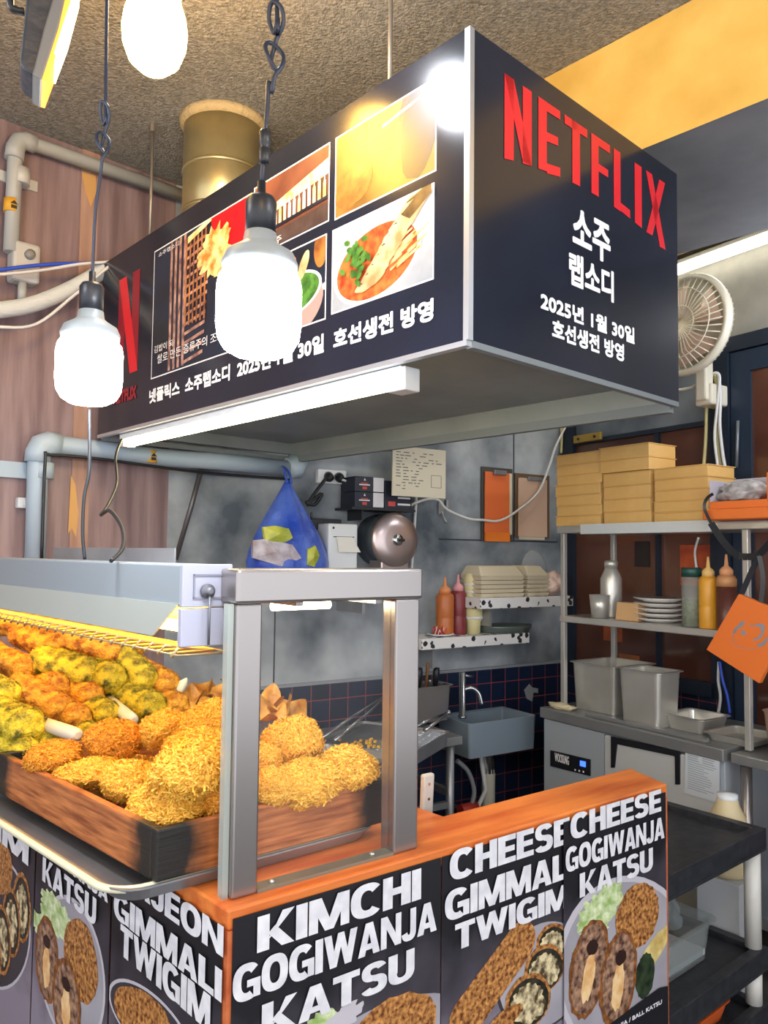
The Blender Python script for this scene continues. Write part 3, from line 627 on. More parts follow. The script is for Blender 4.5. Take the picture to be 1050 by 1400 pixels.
# intersection of the inner left edge with the ledge's rear line
tt = (thk-A1[1])/(-ld.y); inn = (A1[0]-ld.x*tt, thk)
poly = [(0, 0), ER, (ER[0]+(ib[0]-ER[0]), thk), inn, A1, lend]
def inset(pl, d):   # crude inset for the body under the top
    cx_ = sum(p[0] for p in pl)/len(pl); return pl
MB().zprism(poly, .965, 1.0).build('top', orange_wood, ct, .004)
g = .012
ins = [(0+.002, g), (ER[0]-g, g), (ib[0]-g, thk-g), (inn[0]-g, thk-g), (A1[0]-g, A1[1]-g), (lend[0]+g, lend[1]+g)]
MB().zprism(ins, .0, .965).build('body', orange_edge, ct)
cs = MB().zprism([(0, 0), (.02, 0), (.02, .02), (ld.x*.02+.02, ld.y*.02), (ld.x*.02, ld.y*.02)], .0, .965); cs.build('corner_strip', orange_edge, ct); cs = MB().zprism([(LR-.012, 0), (LR, 0), (LR-.004, .03), (LR-.016, .03)], 0, .965); cs.build('corner_strip', orange_edge, ct)

# ------------------------------------------------------------------ posters
def grad(name, ztop, h):
    m = bpy.data.materials.new(name); m.use_nodes = True; nt = m.node_tree; b = nt.nodes['Principled BSDF']; b.inputs['Roughness'].default_value = .42
    tc = nt.nodes.new('ShaderNodeTexCoord'); sp = nt.nodes.new('ShaderNodeSeparateXYZ'); nt.links.new(tc.outputs['Object'], sp.inputs[0])
    mr = nt.nodes.new('ShaderNodeMapRange'); mr.inputs[1].default_value = ztop; mr.inputs[2].default_value = ztop-h; nt.links.new(sp.outputs[2], mr.inputs[0])
    n = nt.nodes.new('ShaderNodeTexNoise'); n.inputs['Scale'].default_value = 9; n.inputs['Detail'].default_value = 5; nt.links.new(tc.outputs['Object'], n.inputs['Vector'])
    ad = nt.nodes.new('ShaderNodeMath'); ad.operation = 'MULTIPLY_ADD'; ad.inputs[1].default_value = .5; nt.links.new(n.outputs['Fac'], ad.inputs[0]); nt.links.new(mr.outputs[0], ad.inputs[2])
    r = nt.nodes.new('ShaderNodeValToRGB'); e = r.color_ramp.elements; e[0].position = .45; e[0].color = lin('#14151b'); e[1].position = 1.05; e[1].color = lin('#8d8492'); x = e.new(.72); x.color = lin('#4a454f')
    nt.links.new(ad.outputs[0], r.inputs[0]); nt.links.new(r.outputs[0], b.inputs['Base Color']); return m
crumb = M('printed_crumb', '#5f2d10', .42, col2='#d89a55', scale=100, detail=8, pos=(.36, .68)); crumb_d = M('printed_crumb_edge', '#5a3216', .42, col2='#99602f', scale=60, detail=6)
filling = M('printed_filling', '#4a2f26', .42, col2='#b48d70', scale=60, detail=7); cheese = M('printed_cheese', '#d79b58', .42, col2='#f0cf9a', scale=25); nori = M('printed_seaweed', '#15150f', .42, col2='#3a3424', scale=50)
noodle = M('printed_noodle', '#4a3a22', .42, col2='#e3d3a6', scale=45, detail=6, pos=(.4, .6)); plate_p = M('printed_plate', '#8f8b93', .42, col2='#a9a6ae', scale=4); plate_r = M('printed_plate_rim', '#c0bcc4', .42); plate_d = M('printed_dark_plate', '#3a373d', .42)
lettu = M('printed_lettuce', '#8fae5e', .42, col2='#dfe9bf', scale=40, detail=5); lemon = M('printed_lemon', '#b99a50', .42, col2='#e0cf8a', scale=30); cuke = M('printed_pickle', '#10190f', .42, col2='#33462a', scale=30); hole = M('printed_hole', '#2c1712', .42)
paper_edge = M('paper_white', '#dcd9d2', .6); letter = M('poster_white', '#e6e6ea', .5, col2='#cfcfd6', scale=30, detail=5)

def poster(fr, pl, pr_, off, label, ztop, zbot=.28, name='poster'):
    """pl, pr_: points on its left and right edge"""
    x0 = fr.hit(*pl, off)[0]; x1 = fr.hit(*pr_, off)[0]
    f = fr.subl(x0, off, 0); t = thing(name, label, 'poster', f, 'food posters on the counter')
    MB().box(0, x1-x0, 0, .0012, zbot, ztop).build('sheet', [grad('poster_ground', ztop, .62)], t)
    pr = Print(f, -.0004, (0, zbot, x1-x0, ztop)); return f, t, pr
def lines(f, t, items, sheet_w, bold=.007):
    items = [i[:5]+(i[5]*.6,) for i in items]
    for body, tl, bl, tr, br, bo in items:
        mb = MB(); x0, z0, x1, z1 = boxpx(f, tl, bl, tr, br, -.004); (heavy(mb, body, x0, z0, x1, z1, -.004) if '/' not in body else lettering(mb, body, x0, z0, x1, z1, y=-.004, bold=bo)); mb.build('white_lettering', letter, t)
def katsu_half(pr, cx, cy, rx, ry, ang, seed, ch=1):
    f = pr.fr; a = f.hit(cx, cy, pr.off); b_ = f.hit(cx+rx, cy, pr.off); d = f.hit(cx, cy-ry, pr.off); RX, RZ = abs(b_[0]-a[0]), abs(d[1]-a[1])
    pr.loc(ell(*a, RX, RZ, ang, 40, .08, seed), crumb_d); pr.loc(ell(*a, RX*.84, RZ*.9, ang, 40, .1, seed+1), filling)
    if ch:
        ca, sa = math.cos(ang), math.sin(ang)
        pr.loc(ell(a[0]+sa*RZ*.15, a[1]-ca*RZ*.18, RX*.3, RZ*.52, ang, 24, .25, seed+2), cheese); pr.loc(ell(a[0]-sa*RZ*.42, a[1]+ca*RZ*.42, RX*.3, RZ*.16, ang, 20, .15, seed+3), hole)
def E2(pr, cx, cy, rx, ry, ang, m, jag=0, seed=0, n=40):
    f = pr.fr; a = f.hit(cx, cy, pr.off); b_ = f.hit(cx+rx, cy, pr.off); d = f.hit(cx, cy-ry, pr.off)
    pr.loc(ell(*a, abs(b_[0]-a[0]), abs(d[1]-a[1]), ang, n, jag, seed), m)

# -- right face: KIMCHI GOGIWANJA KATSU
c6 = lambda x, y: (300+x/3.281, 1120+y/3.281)
c7 = lambda x, y: (580+x/3.0, 1040+y/3.0)
ztp = .985
f, t, pr = poster(CF, (318, 1300), (602, 1300), -.0035, 'poster reading KIMCHI GOGIWANJA KATSU beside the counter corner', ztp)
E2(pr, 520, 1450, 120, 75, 0, plate_p); E2(pr, 440, 1408, 26, 26, 0, lettu, .3, 1); E2(pr, 470, 1392, 24, 16, .3, plate_r, .4, 2); E2(pr, 535, 1420, 62, 56, .1, crumb, .07, 3); pr.build('food_picture', t)
lines(f, t, [('KIMCHI', c6(175, 440), c6(165, 597), c6(905, 218), c6(905, 362), .0085), ('GOGIWANJA', c6(60, 655), c6(60, 828), c6(975, 375), c6(975, 502), .0085), ('KATSU', c6(195, 825), c6(185, 960), c6(878, 582), c6(872, 735), .0095)], 0)
# -- CHEESE GIMMALI TWIGIM (its right edge goes under the next one)
f, t, pr = poster(CF, (604, 1250), (780, 1250), -.0035, 'poster reading CHEESE GIMMALI TWIGIM with sliced rolls, middle of the right face', ztp)
E2(pr, 745, 1330, 62, 75, -.3, plate_d); E2(pr, 745, 1332, 58, 70, -.3, plate_p)
a = f.hit(*c7(170, 1060), pr.off); b_ = f.hit(*c7(395, 745), pr.off); pr.loc(cap(a[0], a[1], b_[0], b_[1], .047, .06, 4), crumb)
for cx_, cy_, s in ((524, 745, .8), (492, 850, 1), (425, 985, 1.15)):
    cx_, cy_ = c7(cx_, cy_); E2(pr, cx_, cy_, 27*s, 32*s, -.35, crumb, .05, 5); E2(pr, cx_+1, cy_+2, 24*s, 28*s, -.35, nori); E2(pr, cx_, cy_+4, 20*s, 23*s, -.35, noodle, .25, 6)
E2(pr, 688, 1395, 26, 14, .2, crumb, .1, 8); pr.build('food_picture', t)
lines(f, t, [('CHEESE', c7(105, 370), c7(105, 500), c7(596, 235), c7(596, 335), .006), ('GIMMALI', c7(85, 520), c7(85, 655), c7(612, 385), c7(612, 480), .006), ('TWIGIM', c7(125, 680), c7(128, 790), c7(590, 497), c7(590, 590), .006)], 0)
# -- CHEESE GOGIWANJA KATSU
f, t, pr = poster(CF, (771, 1250), (911, 1200), -.0095, 'poster reading CHEESE GOGIWANJA KATSU at the right end of the counter', ztp)
E2(pr, 862, 1322, 92, 118, -.5, plate_r); E2(pr, 862, 1322, 86, 110, -.5, plate_p)
for k, (x, y, r) in enumerate(((690, 640, 20), (740, 590, 22), (700, 690, 20), (640, 790, 12), (770, 560, 14))): E2(pr, *c7(x, y), r, r*1.2, .3, lettu, .5, 10+k)
E2(pr, *c7(940, 780), 26, 16, .5, lemon, .1, 3); E2(pr, *c7(905, 880), 13, 30, -.1, cuke, .1, 3); E2(pr, *c7(875, 635), 29, 44, -.15, crumb, .06, 9); E2(pr, *c7(850, 690), 20, 30, -.1, crumb, .06, 19)
katsu_half(pr, *c7(675, 850), 26, 66, -.25, 21); katsu_half(pr, *c7(795, 890), 25, 64, -.18, 31); pr.loc([f.hit(*c7(700, 1120), pr.off), f.hit(*c7(1010, 1120), pr.off), f.hit(*c7(1010, 920), pr.off), f.hit(*c7(960, 930), pr.off)], M('poster_black', '#17171d', .42)); pr.build('food_picture', t)
lines(f, t, [('CHEESE', c7(600, 228), c7(600, 330), c7(972, 112), c7(972, 203), .005), ('GOGIWANJA', c7(580, 365), c7(580, 468), c7(985, 225), c7(985, 310), .005), ('KATSU', c7(638, 470), c7(638, 570), c7(938, 350), c7(938, 440), .006),
             ('GOGIWANJA / BALL KATSU', c7(690, 1112), c7(690, 1135), c7(975, 1005), c7(975, 1030), .001)], 0)
# -- left face
c5 = lambda x, y: (x/3.182, 1080+y/3.182)
f, t, pr = poster(CL, (150, 1350), (303, 1330), -.0035, 'poster reading PAJEON GIMMALI TWIGIM left of the counter corner', .97)
E2(pr, *c5(640, 1010), 64, 46, .1, plate_r); E2(pr, *c5(640, 1012), 60, 42, .1, plate_d); E2(pr, *c5(615, 985), 44, 36, .2, crumb, .07, 2); pr.build('food_picture', t)
lines(f, t, [('PAJEON', c5(520, 300), c5(520, 400), c5(972, 585), c5(972, 735), .008), ('GIMMALI', c5(495, 452), c5(495, 555), c5(965, 762), c5(965, 922), .008), ('TWIGIM', c5(515, 582), c5(530, 735), c5(915, 885), c5(915, 1040), .008)], 0)
f, t, pr = poster(CL, (47, 1250), (149, 1300), -.005, 'poster reading GOGIWANJA KATSU on the left face of the counter', .97)
E2(pr, *c5(300, 780), 52, 100, .3, plate_r); E2(pr, *c5(300, 780), 49, 94, .3, plate_p)
for k, (x, y) in enumerate(((225, 500), (260, 540), (215, 570), (275, 590), (180, 590))): E2(pr, *c5(x, y), 14, 17, 0, lettu, .5, k)
E2(pr, *c5(350, 740), 25, 56, .1, crumb, .06, 4); katsu_half(pr, *c5(205, 735), 17, 58, .05, 41); katsu_half(pr, *c5(290, 920), 21, 58, .05, 51); pr.build('food_picture', t)
lines(f, t, [('GOGIWANJA', c5(150, 165), c5(150, 240), c5(470, 425), c5(470, 495), .007), ('KATSU', c5(185, 290), c5(185, 395), c5(418, 470), c5(418, 595), .008)], 0)
f, t, pr = poster(CL, (-75, 1150), (47, 1200), -.0035, 'poster with sliced rolls at the far left of the counter', .97)
E2(pr, *c5(-30, 560), 54, 92, .3, plate_r); E2(pr, *c5(-30, 560), 52, 88, .3, plate_d); E2(pr, *c5(0, 330), 18, 38, .2, crumb, .05, 3)
for k, (x, y) in enumerate(((95, 510), (50, 575), (10, 650), (-30, 720))): E2(pr, *c5(x, y), 13, 48, .05, crumb, .04, k); E2(pr, *c5(x, y+3), 11, 42, .05, nori); E2(pr, *c5(x+1, y+8), 8, 33, .05, noodle, .2, k)
pr.build('food_picture', t)
lines(f, t, [('GIMMALI', c5(-330, -160), c5(-330, -95), c5(140, 150), c5(140, 210), .006), ('TWIGIM', c5(-290, -100), c5(-290, -10), c5(125, 205), c5(125, 318), .006)], 0)

# ------------------------------------------------------------------ metal tray, wooden tray
steel = M('brushed_steel', '#989391', .27, .8); steel_d = M('dull_steel', '#8f9194', .4, .7, col2='#a9abad', scale=4)
enamel = M('cream_enamel', '#d8d6b8', .35)
TNc, TRc = atz(215, 1135, 1.12), atz(530, 1065, 1.12); TLc = atz(0, 1030, 1.12)
dv = (TRc-TNc); dl = (TLc-TNc)
TF = Fr(Vector((TNc.x, TNc.y, 1.03)), dv.to_2d()); TW, TD, TH = dv.length, .72, .09
SKT = -.14
def skew(mb): mb.v = [(x+SKT*y, y, z) for x, y, z in mb.v]; return mb
def charred():
    m = bpy.data.materials.new('charred_wood'); m.use_nodes = True; nt = m.node_tree; b = nt.nodes['Principled BSDF']; b.inputs['Roughness'].default_value = .5; N = nt.nodes.new; Lk = nt.links.new
    tc = N('ShaderNodeTexCoord'); sp = N('ShaderNodeSeparateXYZ'); Lk(tc.outputs['Object'], sp.inputs[0]); ux = N('ShaderNodeMath'); ux.operation = 'MULTIPLY_ADD'; ux.inputs[1].default_value = -SKT; Lk(sp.outputs[1], ux.inputs[0]); Lk(sp.outputs[0], ux.inputs[2])
    def dist(out, size):
        a = N('ShaderNodeMath'); a.operation = 'SUBTRACT'; a.inputs[0].default_value = size; Lk(out, a.inputs[1]); mn = N('ShaderNodeMath'); mn.operation = 'MINIMUM'; Lk(out, mn.inputs[0]); Lk(a.outputs[0], mn.inputs[1]); return mn.outputs[0]
    s = N('ShaderNodeMath'); s.operation = 'MAXIMUM'; Lk(dist(ux.outputs[0], TW), s.inputs[0]); Lk(dist(sp.outputs[1], TD), s.inputs[1])
    n = N('ShaderNodeTexNoise'); n.inputs['Scale'].default_value = 28; n.inputs['Detail'].default_value = 4; Lk(tc.outputs['Object'], n.inputs['Vector'])
    ma = N('ShaderNodeMath'); ma.operation = 'MULTIPLY_ADD'; ma.inputs[1].default_value = .045; Lk(n.outputs['Fac'], ma.inputs[0]); Lk(s.outputs[0], ma.inputs[2])
    r = N('ShaderNodeValToRGB'); r.color_ramp.elements[0].position = .08; r.color_ramp.elements[0].color = (0, 0, 0, 1); r.color_ramp.elements[1].position = .125; r.color_ramp.elements[1].color = (1, 1, 1, 1); Lk(ma.outputs[0], r.inputs[0])
    mp = N('ShaderNodeMapping'); mp.inputs['Scale'].default_value = (1.2, 1.2, 14); Lk(tc.outputs['Object'], mp.inputs[0]); n2 = N('ShaderNodeTexNoise'); n2.inputs['Scale'].default_value = 8; n2.inputs['Detail'].default_value = 6; Lk(mp.outputs[0], n2.inputs['Vector'])
    r2 = N('ShaderNodeValToRGB'); r2.color_ramp.elements[0].color = lin('#7a3d1c'); r2.color_ramp.elements[0].position = .3; r2.color_ramp.elements[1].color = lin('#c27a44'); r2.color_ramp.elements[1].position = .7; Lk(n2.outputs['Fac'], r2.inputs[0])
    mx = N('ShaderNodeMixRGB'); mx.inputs[1].default_value = lin('#171411'); Lk(r.outputs[0], mx.inputs[0]); Lk(r2.outputs[0], mx.inputs[2]); Lk(mx.outputs[0], b.inputs['Base Color'])
    bp_ = N('ShaderNodeBump'); bp_.inputs['Strength'].default_value = .25; bp_.inputs['Distance'].default_value = .004; Lk(n2.outputs['Fac'], bp_.inputs['Height']); Lk(bp_.outputs[0], b.inputs['Normal']); return m
cw = charred()
def rrect(x0, y0, x1, y1, r, n=6):
    o = []
    for cx_, cy_, a in ((x1-r, y0+r, -90), (x1-r, y1-r, 0), (x0+r, y1-r, 90), (x0+r, y0+r, 180)): o += arc((cx_, cy_), r, math.radians(a), math.radians(a+90), n)
    return o
def pan(mb, w, d, h, r=.03, wall=.004, lip=.012, taper=.01, m=0):
    """open pan, corner at the origin"""
    rings = []
    for ins_, z in ((taper+.0, 0), (0, h-.002), (-lip, h), (-lip, h+.003), (wall*.2, h+.003), (wall, h-.004), (taper+wall, wall)):
        rings.append([(x, y, z) for x, y in rrect(ins_, ins_, w-ins_, d-ins_, max(.004, r-ins_*.5), 5)])
    n = len(rings[0]); vs = [p for r_ in rings for p in r_]; fs = []
    for i in range(len(rings)-1):
        for j in range(n): fs.append((i*n+j, i*n+(j+1) % n, (i+1)*n+(j+1) % n, (i+1)*n+j))
    q = len(mb.v); mb.add(vs, fs, m, False); mb.f.append(tuple(q+j for j in range(n-1, -1, -1))); mb.m.append(m); mb.s.append(False); mb.f.append(tuple(q+(len(rings)-1)*n+j for j in range(n))); mb.m.append(m); mb.s.append(False); return mb
# the shallow enamelled tray below overhangs the left edge of the counter
mt = thing('metal_tray', 'cream rimmed metal tray under the wooden tray, overhanging the counter', 'tray', TF.subl(-.06, .0, -.028))
mw, md = TW+.04, TD+.1
skew(pan(MB(), mw, md, .024, .05, .003, .004, .015)).build('pan', steel_d, mt)
rr = [(x, y, .022) for x, y in rrect(-.008, .012, mw+.008, md+.008, .06, 8)]; skew(MB().tube(rr, .0065, 10, closed=True)).build('rim', enamel, mt)
wt = thing('wooden_tray', 'brown wooden tray with burnt black corners, heaped with golden fried balls', 'tray', TF); k = .018
skew(MB().box(0, TW, 0, k, 0, TH).box(0, TW, TD-k, TD, 0, TH).box(0, k, k, TD-k, 0, TH).box(TW-k, TW, k, TD-k, 0, TH)).build('side_boards', cw, wt, .004)
skew(MB().box(k, TW-k, k, TD-k, .0, .012)).build('base_board', M('tray_base', '#5a3016', .6), wt)

# ------------------------------------------------------------------ fried food
fry = M('golden_crumb', '#d98c1c', .6, col2='#ffd55a', scale=16, detail=9, pos=(.3, .66), sss=.1)
fry2 = M('toasted_crumb', '#b8660f', .6, col2='#f0b036', scale=16, detail=9, pos=(.3, .66), sss=.1)
roll_g = M('seaweed_roll_crust', '#57560c', .6, col2='#d8bf2c', scale=34, detail=9, bump=(120, .7, 4), pos=(.36, .56))
roll_o = M('chilli_roll_crust', '#96540f', .6, col2='#e6aa34', scale=34, detail=9, bump=(120, .7, 4), pos=(.36, .58))
protos = [blob(1, .92, .8, s, .17, 3, 6, 5200, .15, .075).build('fried_ball', m) for s, m in ((1, fry), (2, fry2), (3, fry), (4, fry))]
# (px, py, world depth, half width px, half height px, kind, label)
balls = [(72, 1034, 1.76, 40, 20, 1, 'toasted long fried ball at the left end of the wooden tray'), (157, 1010, 1.8, 38, 27, 1, 'round fried ball at the back left of the wooden tray, beside the green rolls'),
 (226, 996, 1.82, 38, 25, 0, 'fried ball at the back of the wooden tray, left of the middle'), (287, 988, 1.8, 42, 30, 2, 'tall fried ball at the back middle of the wooden tray'),
 (122, 1058, 1.72, 44, 22, 3, 'flat crumbly fried ball near the left rim of the wooden tray'), (180, 1068, 1.62, 42, 28, 0, 'fried ball low in front of the tray, left of the biggest one'),
 (264, 1056, 1.5, 58, 42, 2, 'biggest fried ball on top at the front of the wooden tray'), (240, 1092, 1.5, 56, 28, 3, 'pale crumbly fried ball at the near corner of the tray'),
 (276, 1022, 1.62, 52, 26, 0, 'fried ball behind the biggest one in the wooden tray'), (306, 1088, 1.5, 36, 30, 1, 'fried ball low beside the steel post'),
 (400, 1014, 1.68, 40, 34, 2, 'tall toasted fried ball right of the near steel post'), (470, 1050, 1.66, 42, 30, 0, 'fried ball at the right end of the wooden tray'),
 (418, 1068, 1.58, 50, 26, 3, 'flat fried ball at the front rim between the two posts'), (372, 1076, 1.54, 32, 26, 0, 'fried ball just right of the near post at the rim'), (345, 1040, 1.6, 36, 26, 3, 'fried ball hidden behind the near steel post')]
rnd = random.Random(3); done = set()
for px, py, Y, hw, hh, kd, lab in balls:
    s = Y/FL; p = aty(px, py, Y); o = protos[kd]
    if kd in done: o = o.copy(); C.objects.link(o)
    done.add(kd); o.location = p; o.scale = (hw*s, hw*s*.95, hh*s*1.12); o.rotation_euler = (rnd.uniform(-.2, .2), rnd.uniform(-.2, .2), rnd.uniform(0, 6))
    tag(o, lab, 'fried food', 'golden fried balls in the wooden tray')
# hidden lower layer so the heap is carried
for k, (x, y) in enumerate(((.12, .15), (.3, .14), (.14, .33), (.3, .32), (.16, .52), (.33, .52), (.42, .2), (.42, .36))):
    o = protos[k % 4].copy(); C.objects.link(o); o.location = TF.W(x, y, .045); o.scale = (.075, .07, .042); o.rotation_euler = (0, 0, k)
    tag(o, 'fried ball in the bottom layer of the wooden tray', 'fried food', 'golden fried balls in the wooden tray')

def roll(L, r, seed, mat):
    bm = bmesh.new(); n = 72; seg = 90; off = Vector((seed*5.1, seed*2.2, seed*9.7)); rings = []
    prof = []
    for i in range(seg+1):
        u = -1+2*i/seg; e_ = max(0, (abs(u)-.72)/.28); rad = r*math.sqrt(max(0, 1-e_**2.6)); prof.append((u*L*.5, rad))
    vs = []; 
    for x, rad in prof:
        for j in range(n):
            a = 2*math.pi*j/n; q = Vector((x*14, math.cos(a)*r*14, math.sin(a)*r*14)); kk = 1+.09*noise.fractal(q*.6+off, 1, 2, 3)+.05*noise.noise(q*2.2+off)+.05*noise.noise(q*6+off)
            vs.append((x+.004*noise.noise(q*2+off), math.cos(a)*max(rad, .002)*kk, math.sin(a)*max(rad, .002)*kk))
    fs = [(i*n+j, i*n+(j+1) % n, (i+1)*n+(j+1) % n, (i+1)*n+j) for i in range(seg) for j in range(n)]+[tuple(range(n-1, -1, -1)), tuple(seg*n+j for j in range(n))]
    bm.free(); mb = MB(); mb.add(vs, fs, 0, True); rn = random.Random(seed)
    for k in range(2600):
        i = rn.randrange(len(vs)); p = Vector(vs[i]); nn = Vector((0, p.y, p.z)); nn = nn.normalized() if nn.length > 1e-4 else Vector((1, 0, 0)); t = Vector((rn.uniform(-1, 1), rn.uniform(-1, 1), rn.uniform(-1, 1))); t = (t-nn*t.dot(nn)*.8).normalized(); b = nn.cross(t); l_ = .009*rn.uniform(.5, 1.3)
        mb.add([p-t*l_*.5-b*l_*.2, p-t*l_*.5+b*l_*.2, p+t*l_*.5+nn*l_*.4], [(0, 1, 2)], 0)
    return mb.build('fried_roll', mat)
rp = {('g', 0): roll(.2, .05, 1, roll_g), ('g', 1): roll(.2, .05, 2, roll_g), ('o', 0): roll(.2, .05, 3, roll_o), ('o', 1): roll(.2, .05, 4, roll_o)}
c1 = lambda x, y: (x*.3143, 800+y*.3143)
# (ends in the crop, radius, kind, end-on, depth, label)
rolls = [((0, 190), (110, 170), 50, 'o', 2.16, 'orange fried roll at the top left of the heap'), ((130, 215), (230, 270), 62, 'o', 2.1, 'long orange roll on top of the heap, left of the biggest'),
 ((300, 240), (470, 285), 62, 'o', 2.08, 'big golden roll on the top of the heap under the wire guard'), ((200, 340), (350, 380), 72, 'g', 2.02, 'green crusted roll in the middle of the heap'),
 ((0, 310), (100, 360), 58, 'o', 2.04, 'orange roll at the left edge, above the front ones'), ((110, 450), (240, 530), 66, 'o', 1.9, 'long orange roll lying across the front of the heap'),
 ((440, 380), (468, 398), 68, 'g', 2.02, 'yellow green roll seen end-on, right of the middle'), ((520, 290), (610, 400), 66, 'g', 2.06, 'long yellow roll sloping down the right side of the heap'),
 ((650, 370), (715, 425), 58, 'o', 2.08, 'small golden roll at the right end of the heap top'), ((345, 460), (385, 485), 60, 'o', 1.97, 'orange roll seen end-on below the green middle one'),
 ((505, 455), (540, 475), 50, 'o', 2.03, 'small brown roll tucked under the yellow ones'), ((410, 535), (455, 560), 62, 'g', 1.92, 'green roll above the white tongs, right of the front'),
 ((590, 505), (635, 525), 72, 'g', 1.98, 'round green roll end behind the golden balls'), ((715, 505), (755, 520), 58, 'o', 2.02, 'orange roll at the lower right end of the heap'),
 ((60, 600), (95, 612), 84, 'g', 1.8, 'large yellow green roll end at the front left'), ((290, 555), (330, 575), 60, 'o', 1.88, 'brown roll behind the white tongs'),
 ((160, 665), (220, 690), 62, 'g', 1.8, 'green roll at the bottom, beside the wooden tray'), ((0, 700), (95, 715), 64, 'g', 1.77, 'green roll at the bottom left corner of the heap'),
 ((350, 630), (400, 655), 54, 'g', 1.84, 'small green roll behind the leftmost golden balls'), ((-60, 440), (20, 475), 66, 'g', 1.92, 'green roll cut by the left edge of the photo'),
 ((550, 220), (590, 260), 44, 'o', 2.14, 'orange roll peeking out at the back of the heap'), ((240, 170), (290, 195), 50, 'o', 2.18, 'yellow roll at the very back under the lamp'), ((340, 165), (520, 200), 46, 'o', 2.2, 'orange roll lying along the back of the heap')]
used = set()
for k, (a, b_, rr_, kd, Y, lab) in enumerate(rolls):
    A, B = c1(*a), c1(*b_); Y += .13+.0004*B[0]; s = Y/FL; r_ = rr_*.3143*s
    pa, pb = aty(A[0], A[1], Y+.0), aty(B[0], B[1], Y)
    d = pb-pa; Lp = d.length; Lt = max(.2, Lp+r_*2)                       # foreshortened rolls run away from us
    ex = math.sqrt(max(0, (Lt-2*r_)**2-Lp**2)); v_ = Vector((-.75, .66, .06)); mid_e = pb
    dirn = (d*1.0 - v_*ex).normalized() if ex > 0 else d.normalized()
    ctr = pb-dirn*(Lt*.5-r_)
    key = (kd, k % 2); o = rp[key]
    if key in used: o = o.copy(); C.objects.link(o)
    used.add(key); o.location = ctr; o.scale = (Lt/.2, r_/.05, r_/.05)
    o.rotation_euler = dirn.to_track_quat('X', 'Z').to_euler(); tag(o, lab, 'fried food', 'fried rolls heaped under the lamp')
# what carries the heap: a deep steel tray and the lower rolls
UTF = Fr(Vector((-.96, 1.9, 1.0)), CF.x); ut = thing('steel_tray', 'steel tray heaped with fried rolls behind the wooden tray', 'tray', UTF)
pan(MB(), .52, .5, .035, .03).build('pan', steel_d, ut)
lw = 0
for zz, n_, yy in ((1.06, 4, .16), (1.145, 3, .2), (1.22, 2, .24)):
    for k in range(n_):
        key = ('g' if (k+lw) % 2 else 'o', k % 2); o = rp[key].copy(); C.objects.link(o); o.scale = (1.2, .88, .88)
        o.location = UTF.W(.09+.05*lw+.11*k, yy, zz-1.0); o.rotation_euler = (0, 0, UTF.rz+math.pi/2); tag(o, 'fried roll inside the heap behind the front ones', 'fried food', 'fried rolls heaped under the lamp')
    lw += 1
# white tongs between the rolls
wp = M('white_plastic', '#dad7cc', .4)
def stick(a, b_, r, Y0, Y1, lab):
    pa, pb = aty(*c1(*a), Y0), aty(*c1(*b_), Y1); o = world_mesh(MB().tube([pa, pa.lerp(pb, .9), pb, pb+(pb-pa).normalized()*.006], [r, r, r*.9, r*.45], 12), 'serving_tongs', wp); tag(o, lab, 'tongs', 'white tongs handles')
stick((150, 590), (335, 652), .017, 2.02, 1.86, 'white tongs handle sticking out of the rolls, nearest the front'); stick((470, 500), (578, 588), .017, 2.2, 2.05, 'white tongs handle sticking out between the rolls at the right')
sp = world_mesh(MB().tube([aty(*c1(755, 500), 2.3), aty(*c1(775, 465), 2.3), aty(*c1(798, 425), 2.3), aty(*c1(812, 405), 2.3)], [.006, .012, .013, .003], 10), 'spoon_handle', M('pale_green_plastic', '#d3dcc4', .4)); tag(sp, 'pale spoon tip standing up at the right end of the rolls', 'spoon')
# wrinkled brown fritters at the back
wrk = M('brown_fritter', '#9a6524', .5, col2='#d9a44e', scale=18, detail=5, bump=(40, .4))
def fritter(seed):
    r_ = random.Random(seed); mb = MB(); n = 22; rings = 6; off = Vector((seed*3.3, 1, seed)); top = []; 
    for sgn in (1, -1):
        vs = []
        for i in range(rings+1):
            for j in range(n):
                a = 2*math.pi*j/n; rad = .055*i/rings*(1+.25*noise.noise(Vector((math.cos(a), math.sin(a), seed*1.0))*1.4)); x, y = rad*math.cos(a), rad*math.sin(a)
                z = .018*math.sin(a*3+seed)*(i/rings)**1.5+.02*noise.noise(Vector((x, y, 0))*30+off)*(i/rings)+.025*(i/rings)**2+sgn*.0035*(1-(i/rings)**4); vs.append((x, y, z))
        fs = [(i*n+j, i*n+(j+1) % n, (i+1)*n+(j+1) % n, (i+1)*n+j) for i in range(rings) for j in range(n)]
        mb.add(vs, fs if sgn > 0 else [f[::-1] for f in fs], 0, True)
    return mb.build('fritter', wrk)
fp = [fritter(k) for k in range(3)]; used = set()
for k, (px, py, Y, lab) in enumerate(((262, 960, 1.98, 'wrinkled brown fritter beside the pale spoon tip'), (285, 948, 2.02, 'wrinkled brown fritter left of the near post, on top'), (296, 972, 1.95, 'wrinkled brown fritter low behind the golden balls'), (312, 950, 2.0, 'wrinkled brown fritter just left of the near post'),
    (345, 945, 2.02, 'wrinkled brown fritter behind the near steel post'), (368, 960, 1.98, 'wrinkled brown fritter right of the near post, higher one'), (385, 972, 1.94, 'wrinkled brown fritter right of the near post, middle one'), (398, 978, 1.97, 'wrinkled brown fritter furthest right of its heap'), (372, 980, 1.9, 'wrinkled brown fritter low behind the tall golden ball'))):
    o = fp[k % 3]
    if k % 3 in used: o = o.copy(); C.objects.link(o)
    used.add(k % 3); o.location = aty(px, py, Y+.34); o.scale = (.78, .72, 1.0); o.rotation_euler = (random.uniform(-.9, .9)+.6, random.uniform(-.6, .6), random.random()*6); tag(o, lab, 'fried food', 'brown fritters at the back')
